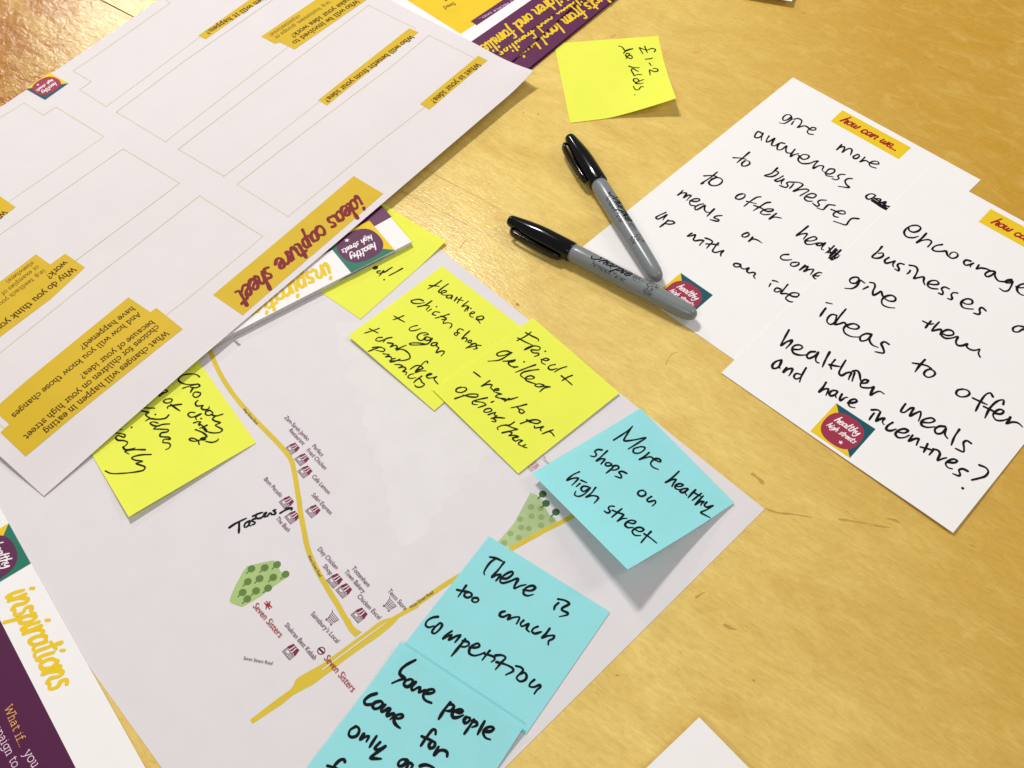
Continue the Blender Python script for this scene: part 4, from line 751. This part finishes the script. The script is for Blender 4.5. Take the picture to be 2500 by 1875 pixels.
note(q, s, 'bnote', at(1050,1800), 'light blue note reading "Some people come for", cut off by the bottom edge', [('U6', """1018,605 930,652 875,700 863,740 888,765 912,783 862,800 788,832; 962,793 920,810 903,840 928,867 970,850 992,815 978,793 940,800; 1017,823 980,868 985,902 1050,870 1063,875 1052,920 1110,898 1122,905 1093,937;
 1110,930 1160,932 1202,915 1192,893 1142,898 1100,930 1093,970 1118,1002 1172,1024; 1357,1018 1300,1090 1243,1182; 1342,1040 1372,1038 1392,1060 1362,1100 1315,1102; 1398,1105 1450,1122 1477,1105 1457,1088 1412,1098 1373,1130 1388,1167 1440,1162 1485,1143;
 1512,1165 1490,1190 1498,1222 1540,1202 1548,1172 1515,1163; 1587,1188 1540,1260 1493,1327; 1575,1200 1612,1213 1618,1240 1568,1262; 1692,1203 1660,1260 1623,1332; 1688,1300 1750,1302 1782,1275 1762,1258 1710,1268 1678,1310 1698,1362 1747,1382;
 637,933 570,955 518,1005 528,1037 590,1037 640,1012; 672,1008 622,1020 598,1055 618,1082 670,1067 698,1030 678,1003; 722,1043 680,1098 690,1112 755,1078 768,1085 738,1135 740,1152 800,1128 812,1140 770,1187; 810,1170 850,1177 893,1160 887,1138 850,1138 813,1165 808,1205 830,1242 867,1270;
 1213,1330 1212,1290 1190,1283 1140,1338 1070,1442; 1078,1350 1130,1372 1182,1395; 1182,1395 1150,1430 1158,1467 1200,1452 1207,1410 1180,1398; 1242,1453 1215,1498 1200,1532 1250,1490 1300,1488 1327,1510 1325,1547;
 437,1253 380,1288 366,1335 388,1357 440,1347 468,1300 458,1263 425,1253; 512,1328 478,1382 540,1350 562,1350 538,1402; 637,1348 600,1405 568,1457; 672,1408 620,1468 638,1482 692,1460; 722,1448 640,1508 578,1562 630,1568 683,1570;
 328,1600 322,1578 290,1578 240,1620 180,1720; 158,1638 205,1650 260,1665; 932,1578 880,1578 848,1615 858,1642 900,1632 942,1590 940,1640 900,1690; 965,1610 990,1630 960,1680; 1063,1640 1110,1628 1160,1640 1200,1670 1150,1720""")], .00155, ink='ink')

# ================================================================== PURPLE LEAFLETS (top)
def leaflet(level, e0, e1, label, strip=None, grp='purple leaflets fanned under the worksheet', white=None):
    """leaflet whose lower right edge runs through pixels e0 -> e1; the sheet extends up and left of it"""
    sf = Surf(level)
    a, b = np.array(sf.px(e0)), np.array(sf.px(e1)); u = (b-a)/np.linalg.norm(b-a); n = np.array([-u[1], u[0]])
    g = thing('leaflet', (a[0], a[1], 0), label, 'leaflet', grp)
    lo = a-u*0.045; hi = lo+u*0.21
    q = [lo, hi, hi+n*0.148, lo+n*0.148]
    paper('paper', q, sf, M['purple'], g, th=0.00030, nu=2, nv=2)
    return g, sf, a, u, n, lo, hi
G3 = [( .00045+.00036*i, (1299-i*.4, 167-i*1.5+(i % 3)*1.3), (1500+ (i % 2)*1.5, 0)) for i in range(5)]
for i, (z, e0, e1) in enumerate(G3):
    lb = ['bottom purple leaflet of the pile, on the wood beside the lone yellow note','purple leaflet second from the bottom of the pile at the top','purple leaflet third from the bottom of the pile at the top','purple leaflet third from the top of the lower pile, only its edge showing','purple leaflet just under the "from local" one, only its edge showing'][i]
    leaflet(z, e0, e1, lb)
g, sf, a, u, n, lo, hi = leaflet(.0024, (1297,161), (1497,-1), 'purple leaflet with yellow "from local" lettering, topmost of the lower pile')
mb = MB(sf, .00005); letters(mb, SCRIPT, 'products from local businesses', (1517,-40), (1199,170), wd=3.0, slant=.25, vary=.2, yscale=1.25); mb.build('title_lettering', M['gold'], g)
g, sf, a, u, n, lo, hi = leaflet(.0036, (1257.3,142.9), (1416.5,0), 'middle purple leaflet of the fan, its yellow title mostly covered')
mb = MB(sf, .00005); letters(mb, SCRIPT, 'children and families', (1433,-26), (1217,127), wd=2.6, slant=.25, vary=.2, yscale=1.25); mb.build('title_lettering', M['gold'], g)
g, sf, a, u, n, lo, hi = leaflet(.0041, (1226.6,119.3), (1396.6,3.6), 'topmost leaflet of the fan, yellow panel and "children and families" in yellow on purple')
p0, p1 = np.array(sf.px((1156,97.6))), np.array(sf.px((1297,0))); uu = (p1-p0)/np.linalg.norm(p1-p0)
mb = MB(sf, .00005); mb.poly([p0-uu*.09, p1+uu*.15, p1+uu*.15+n*.11, p0-uu*.09+n*.11]); wp = mb.build('white_panel', M['white'], g)
p0, p1 = np.array(sf.px((1124.4,83))), np.array(sf.px(px('V8', 860, -8)))
mb = MB(sf, .0001); ue = (p1-p0)/np.linalg.norm(p1-p0); v0 = np.array([-ue[1], ue[0]]); mb.poly([p0, p0+ue*.18, p0+ue*.18+v0*.09, p0+v0*.09]); yp = mb.build('yellow_panel', M['gold'], g)
mb = MB(sf, .00016); mb.poly([sf.px(p) for p in ((1149,52.4),(1164,62),(1164+150,62-100),(1149+150,52.4-100))]); bn = mb.build('banner', M['purple'], g)
mb = MB(sf, .00022); sans(mb, 'WHAT PEOPLE SAID...', px('V8', 985, -75), px('V8', 385, 262), .00155); mb.build('banner_lettering', M['pink'], bn)
mb = MB(sf, .00016); letters(mb, SLAB, 'feed', px('A3', 935, 32), px('A3', 808, 88), wd=1.7); letters(mb, SLAB, 'a', px('A3', 850, -8), px('A3', 815, 8), wd=1.7); mb.build('text', M['brown'], yp)
mb = MB(sf, .00005); letters(mb, SCRIPT, 'children and families', (1385,-26), (1169,127), wd=3.0, slant=.25, vary=.2, yscale=1.25); mb.build('title_lettering', M['gold'], g)

# ================================================================== STACK OF INSPIRATION CARDS
NS = 8
for i in range(NS):
    top = i == NS-1; z = .0008+.00040*(i+1); sf = Surf(z); random.seed(50+i)
    j = 0 if top else random.uniform(-.0004, .0004)
    a = np.array(at(1005, 590, .0040)[:2]); b = np.array(at(552, 822, .0040)[:2]); u = (b-a)/np.linalg.norm(b-a)
    c = np.array(at(935, 500, .0040)[:2]); n = np.array([u[1], -u[0]]); n = n if (c-a)@n > 0 else -n
    a2 = a+u*j+n*j*.6; zz = z
    LBL = ['lowest card of the stack, resting on the yellow note','second lowest card of the stack of cards, teal strip at its edge','third card from the bottom of the stack of cards','fourth card from the bottom of the stack of cards',
           'fourth card from the top of the stack of cards','third card from the top of the stack of cards','second card from the top of the stack, edge only','top card of the stack, green and yellow logo and yellow "inspirations" upside down']
    g = thing('information_card', (a[0], a[1], 0), LBL[i], 'card', 'cards stacked beside the worksheet edge')
    paper('paper', [a2, a2+u*.195, a2+u*.195+n*.14, a2+n*.14], sf, M['card'] if top else M['edge'], g, th=.00030, nu=2, nv=2)
    if i in (2, 3, 5):
        f0, f1 = (.012, .052) if i < 5 else (.02, .05)
        V = []
        for d_, zq in ((f0, z-.00002), (f1, z-.00002), (f1, z-.00028), (f0, z-.00028)):
            p = a2+u*d_-n*.00006; V.append((p[0], p[1], zq))
        obj('printed_edge', V, [(0, 1, 2, 3)], M['teal'], g)
    if top:
        w0 = np.array(sf.px((956, 529.5))); w1_ = np.array(sf.px(px('U7', 875, 200))); uw = (w1_-w0)/np.linalg.norm(w1_-w0)
        mb = MB(sf, .00004); mb.poly([a2+n*.14, w0, w0+uw*.194, a2+n*.14+u*.195]); mb.build('purple_panel', M['purple'], g)
        logo(g, sf, px('U7', 1056, 442), px('U7', 630, 665), blob='blobp', tri='green', tri2='gold', off=.00009)
        mb = MB(sf, .00005); letters(mb, SCRIPT, 'inspirations', px('W', 1425, 600), px('W', 480, 1108), wd=3.0, slant=.2, vary=.12, yscale=1.15); mb.build('title_lettering', M['gold'], g)
# card at the lower left
sf = Surf(.00075)
a, b = np.array(sf.px((21, 1276))), np.array(sf.px((355, 1875))); u = (b-a)/np.linalg.norm(b-a); n = np.array([u[1], -u[0]])
g = thing('information_card', at(60, 1600), 'white and purple card with yellow "inspirations" at the lower left corner', 'card')
a0 = a-u*.02
paper('paper', [a0, a0+u*.21, a0+u*.21+n*.148, a0+n*.148], sf, M['card'], g, th=.0003, nu=2, nv=2)
p0, p1 = np.array(sf.px((0, 1513.8))), np.array(sf.px((185, 1875))); up_ = (p1-p0)/np.linalg.norm(p1-p0)
mb = MB(sf, .00004); mb.poly([p0-up_*.08, p1+up_*.06, p1+up_*.06+n*.09, p0-up_*.08+n*.09]); pp = mb.build('purple_panel', M['dpurple'], g)
logo(g, sf, px('V5', 118, 428), px('V5', 418, 971), blob='blobp', tri='green', off=.00009)
mb = MB(sf, .00005); letters(mb, SCRIPT, 'inspirations', px('V5', 175, 1345), px('V6', 572, 870), wd=3.1, slant=.2, vary=.15, yscale=1.25, mid=4.5); mb.build('title_lettering', M['gold'], g)
mb = MB(sf, .0001); letters(mb, SLAB, 'What if...', px('V6', 70, 1060), px('V6', 222, 1448), wd=1.35); mb.build('text', M['peach'], pp)
mb = MB(sf, .0001); letters(mb, SLAB, 'you', px('V6', 255, 1495), px('V6', 350, 1650), wd=1.35); letters(mb, SLAB, 'campaign to', px('V6', -95, 1130), px('V6', 155, 1650), wd=1.35); mb.build('text', M['pink'], pp)

# ================================================================== IDEAS CAPTURE SHEET
Q = [np.array(at(*p, z)[:2]) for p, z in (((107,1211),.0009), ((1302,172),.0111), ((634,-172),.005), ((-546,625),.001))]
Mq = np.array([[Q[1][0]-Q[0][0], Q[3][0]-Q[0][0]], [Q[1][1]-Q[0][1], Q[3][1]-Q[0][1]]]); Mqi = np.linalg.inv(Mq)
def fs(x, y):
    s_, t_ = Mqi @ np.array([x-Q[0][0], y-Q[0][1]])
    s_ = min(1.05, max(-.02, s_)); t_ = min(1.05, max(0, t_))
    e = np.interp(s_, [0, .05, .12, .25, .40, .55, .75, .92, 1.0], [.0010, .0016, .0030, .0050, .0054, .0056, .0066, .0074, .0076])
    i_ = np.interp(s_, [0, .1, .3, .5, 1], [.0030, .0050, .0058, .0060, .0064])
    m_ = np.interp(s_, [0, .6, 1], [.0046, .0048, .0060])
    f_ = np.interp(s_, [0, .6, 1], [.0008, .0010, .0052])
    def sm(a, b, k): k = max(0, min(1, k)); k = k*k*(3-2*k); return a+(b-a)*k
    if t_ < .14: z = sm(e, i_, t_/.14)
    elif t_ < .55: z = sm(i_, m_, (t_-.14)/.41)
    else: z = sm(m_, f_, (t_-.55)/.45)
    c_ = math.hypot((1-s_)*1.6, t_)
    if c_ < .12: z += .0035*(1-c_/.12)**2
    return z + (.0011*math.sin(s_*8+t_*5)+.0006*math.sin(s_*3-t_*11+1))*min(1, t_*5)*max(0, 1-t_)
ss = Surf(fs)
gs = thing('worksheet', at(560, 460), 'big white ideas capture sheet lying upside down with mustard headings and empty boxes', 'worksheet')
paper('paper', Q, ss, M['sheet'], gs, th=.00014, nu=120, nv=76)
def spx(p): return ss.px(p)
lines = ['P;380,-15 416,7 178.6,173 222.6,199 195,219 259,260 488,90', 'P;-20,300 59,251 106,281 137,261 254,333.5 20,493.5', 'P;703,115 403.5,346 283.7,273.5 450,149 665,0 700,-25',
         'P;1015,69 900,12.4 435,364 547,430 651,350 778,249', 'P;1158,142 1047,86 950,167 674,375 579,449.5 703,528.6 922,350 1035.6,263', 'P;-30,593 0,572.6 300.6,363.6 438.5,447 185,636',
         'P;-30,882 0,861.6 201,700 487.2,477.7 642,577 463.6,725 407,768', 'P;-30,1010 0,1037 10,1045']
for l in lines:
    t_, txt = l.split(';'); mb = MB(ss, .00010); mb.stroke([spx(p) for p in T(t_, txt)[0]], .00055, smooth=False); mb.build('box_outline', M['tan'], gs)
def heading(pol, texts, quads=None):
    mb = MB(ss, .00013)
    for qd in pol:
        mb.poly([spx(p) for p in qd], sub=20)
    h = mb.build('heading_label', M['mustard'], gs)
    for txt, a, b, m, wd in texts:
        mb = MB(ss, .00022); letters(mb, SLAB, txt, a, b, wd=wd); mb.build('heading_text', M[m], h)
BR = 'brown'
heading([[(484,87),(502,96),(700,-42),(682,-52)]], [('When will it happen?', (660,-14), (503,81), BR, 2.2)])
heading([[(637.6,89.3),(671.5,107.4),(880,-32),(846,-52)], [(671.5,107.4),(681.7,102.8),(719,121),(929,-24)], [(671.5,107.4),(929,-24),(880,-45),(880,-32)]],
        [('Who will be involved to', (873,2), (715.6,105.5), BR, 2.2), ('make your idea work?', (857,-6), (711,89.3), BR, 2.2), ('(e.g. businesses, groups or', (805,4.5), (671.5,93), 'brownl', 1.5), ('organisations)', (731.4,38.4), (659,87), 'brownl', 1.5)])
heading([[(776.6,245),(798,257.7),(1022,79),(999.5,69)]], [('Who will benefit from your idea?', (1006,88.5), (793.6,247), BR, 2.2)])
heading([[(1025.5,254),(1048,268),(1190,148),(1168,136)]], [('What is your idea?', (1168,156), (1054,249.5), BR, 2.2)])
heading([[(-20,702),(-20,838),(0,823),(0,688)], [(0,688),(0,823),(122.7,731),(122.7,646)], [(0,688),(122.7,646),(122.7,646),(87.7,621)], [(122.7,646),(122.7,731),(207.5,653),(159,619.4)]],
        [('Why do you think your', (181,655), (-17,812), BR, 2.2), ('work?', (161.6,639.3), (115,677.8), BR, 2.2), ('(e.g. feedback you', (108.5,659.7), (-2,744), 'brownl', 1.5), ('or examples of', (93.8,649.5), (4.5,719), 'brownl', 1.5), ('elsewhere)', (81.4,640.5), (16,689), 'brownl', 1.5)])
heading([[(-40,451),(38.4,506),(0,535),(-40,560)]], [('What', (13,516), (-28,549), BR, 2.2)])
heading([[(367,762),(382,752),(446.4,803.5),(62.4,1115)], [(367,762),(62.4,1115),(1,1056),(22.6,1035.6)], [(313.7,726),(367,762),(22.6,1035.6),(0,1015.7)], [(313.7,726),(0,1015.7),(-20,1010),(-20,1003)]],
        [('What changes will happen in eating', (408,811), (108.5,1055), BR, 2.0), ('choices for children on your high street', (386,796), (60,1069), BR, 2.0), ('because of your idea?', (374,783.6), (196.7,921), BR, 2.0),
         ('And how will you know those changes', (341,765), (30.5,1017), BR, 2.0), ('have happened?', (326.5,750.5), (196.7,850), BR, 2.0)])
mb = MB(ss, .00012); mb.poly([spx(p) for p in ((863.7,430),(936,473),(592.5,770),(520,720))], sub=24); hb = mb.build('title_banner', M['mustard'], gs)
mb = MB(ss, .00022); letters(mb, SCRIPT, 'ideas capture sheet', (884,484), (585,724), wd=3.2, slant=.35, vary=.25, mid=5.5, yscale=1.2); mb.build('title_lettering', M['maroon'], hb)
logo(gs, ss, px('A1', 740, 901), px('A1', 487, 1080), off=.00016, st=.00014)

# ================================================================== MARKER PENS
def lathe(prof, n=40):
    V = []; Fc = []
    for x, r in prof:
        for k in range(n): a_ = 2*math.pi*k/n; V.append((x, r*math.sin(a_), r*math.cos(a_)))
    for i in range(len(prof)-1):
        for k in range(n): Fc.append((i*n+k, i*n+(k+1) % n, (i+1)*n+(k+1) % n, (i+1)*n+k))
    Fc.append(tuple(range(n-1, -1, -1))); Fc.append(tuple((len(prof)-1)*n+k for k in range(n)))
    return V, Fc
mm = .001
def brad(x): return float(np.interp(x, [49, 52, 90, 112, 125, 130, 134, 136, 136.8], [5.6, 5.85, 5.8, 5.55, 5.2, 4.9, 4.1, 2.7, 1.2]))
def marker():
    g = thing('marker_pen', (0, 0, 0), 'x', 'marker pen', 'black marker pens crossing the card corner')
    def part(name, V, Fc, m, par, sm=True):
        o = obj(name, [tuple(c*mm for c in v) for v in V], Fc, m, None, smooth=sm); o.parent = par; return o
    V, Fc = lathe([(0, .8), (.15, 1.9), (.6, 2.9), (1.4, 3.5), (2.6, 3.85), (5, 4.2), (10, 4.95), (16, 5.7), (22, 6.3), (28, 6.5), (36, 6.5), (47.6, 6.4), (48.3, 6.25), (48.6, 5.9), (48.6, 5.0)])
    cap = part('cap', V, Fc, M['cap'], g)
    V, Fc = lathe([(48.2, 4.9), (48.6, 5.4)]+[(x, brad(x)) for x in (52, 60, 70, 80, 90, 100, 108, 114, 120, 125, 128, 130, 132, 133.5, 134.8, 135.8, 136.4, 136.8)])
    bar_ = part('barrel', V, Fc, M['barrel'], g)
    path = [(7.0, 4.0, .6), (6.4, 5.6, 1.2), (6.8, 6.9, 1.9), (8.4, 7.7, 2.2), (12, 8.1, 2.4), (20, 8.5, 2.5), (30, 8.5, 2.5), (39, 8.3, 2.4), (42, 7.9, 2.2), (43.4, 7.5, 1.9), (43.6, 6.9, 1.3)]
    V = []; Fc = []; n = 12
    for i, (x, r, hw) in enumerate(path):
        a_ = np.array(path[max(0, i-1)][:2]); b_ = np.array(path[min(len(path)-1, i+1)][:2]); t_ = (b_-a_)/np.linalg.norm(b_-a_); nn_ = np.array([-t_[1], t_[0]])
        for k in range(n):
            th = 2*math.pi*k/n; c_, s_ = math.cos(th), math.sin(th)
            ew = hw*abs(c_)**.5*(1 if c_ > 0 else -1); et = .85*abs(s_)**.6*(1 if s_ > 0 else -1)
            xx, rr = x+nn_[0]*et, r+nn_[1]*et
            ph = math.radians(97); V.append((xx, -rr*math.sin(ph)-ew*math.cos(ph), rr*math.cos(ph)+ew*math.sin(ph)*1.0))
    for i in range(len(path)-1):
        for k in range(n): Fc.append((i*n+k, (i+1)*n+k, (i+1)*n+(k+1) % n, i*n+(k+1) % n))
    Fc.append(tuple(range(n))); Fc.append(tuple((len(path)-1)*n+k for k in range(n-1, -1, -1)))
    part('clip', V, Fc, M['cap'], cap)
    def print_(name, builder, m, th0):
        mb = MB(Surf(0), 0); builder(mb)
        V2 = []
        for x, y, z in mb.V:
            xm, ym = x*1000, y*1000; r = brad(xm)+.045+z*1000; a_ = math.radians(th0)+ym/brad(xm); V2.append((xm, r*math.sin(a_), r*math.cos(a_)))
        part(name, V2, [tuple(reversed(f)) for f in mb.F], m, bar_, False)
    def script(mb, txt, x0, x1, y, wd, font=SCRIPT, sl=.5, ys=1.0):
        st, W_ = font_strokes(font, txt, sl); k = (x1-x0)/W_*mm
        for sm, p in st: mb.stroke([(x0*mm+q_[0]*k, y*mm+(q_[1]-5)*k*ys) for q_ in p], wd*k, smooth=sm)
    def outline(mb, txt, x0, x1, y, h):
        V_, F_ = glyphs(txt); a_ = min(v[0] for v in V_); b_ = max(v[0] for v in V_); k = (x1-x0)*mm/(b_-a_)
        mb.add([(x0*mm+(v[0]-a_)*k, y*mm+(v[1]-.3)*h*mm/.7) for v in V_], F_)
    print_('brand_lettering', lambda mb: script(mb, 'Sharpie', 62.5, 89.5, 0, 2.1, ys=.80), M['ink'], 6)
    # seen from the cap end the lettering faces up and towards the near side
    print_('small_lettering', lambda mb: outline(mb, 'Permanent Marker', 65.5, 89.5, 0, 3.2), M['ink'], -40)
    print_('small_lettering', lambda mb: (outline(mb, 'FINE', 92.5, 97, 1.3, 1.5), outline(mb, 'POINT', 92, 99.5, -.7, 2.5)), M['ink'], 2)
    print_('small_lettering', lambda mb: (outline(mb, 'CAP!', 102, 109, 1.4, 3.6), outline(mb, 'AP', 102.5, 107.5, -1.6, 2.4), outline(mb, 'NON TOXIC', 102, 108.5, -3.4, 1.2), outline(mb, 'ACMI', 103, 107.5, -4.6, 1.2)), M['ink'], -8)
    return g
def kids(o): return [c for c in bpy.data.objects if c.parent is o]
def place(g, a, b, z, roll, label):
    A, B = at(a[0], a[1], z), at(b[0], b[1], z); d = B-A
    g.location = tuple(A); g.rotation_mode = 'XYZ'; g.rotation_euler = (math.radians(roll), 0, math.atan2(d[1], d[0])); g['label'] = label
    print('marker', round(float(np.linalg.norm(d))*1000, 1))
pen = marker()
place(pen, (1241.5,536), (1698,771.5), .0065, 0, 'grey marker pen with black cap, lower one, tip over the card logo')
g2 = pen.copy(); COL.objects.link(g2)
def copy_kids(src, dst):
    for c in kids(src):
        if c is dst: continue
        k = c.copy(); COL.objects.link(k); k.parent = dst; k.matrix_parent_inverse = c.matrix_parent_inverse.copy(); copy_kids(c, k)
copy_kids(pen, g2)
place(g2, (1389,333), (1614.5,693), .0066, -14, 'grey marker pen with black cap, upper one, cap near the lone yellow note')
print('tris', sum(len(o.data.polygons) for o in bpy.data.objects if o.type == 'MESH'))
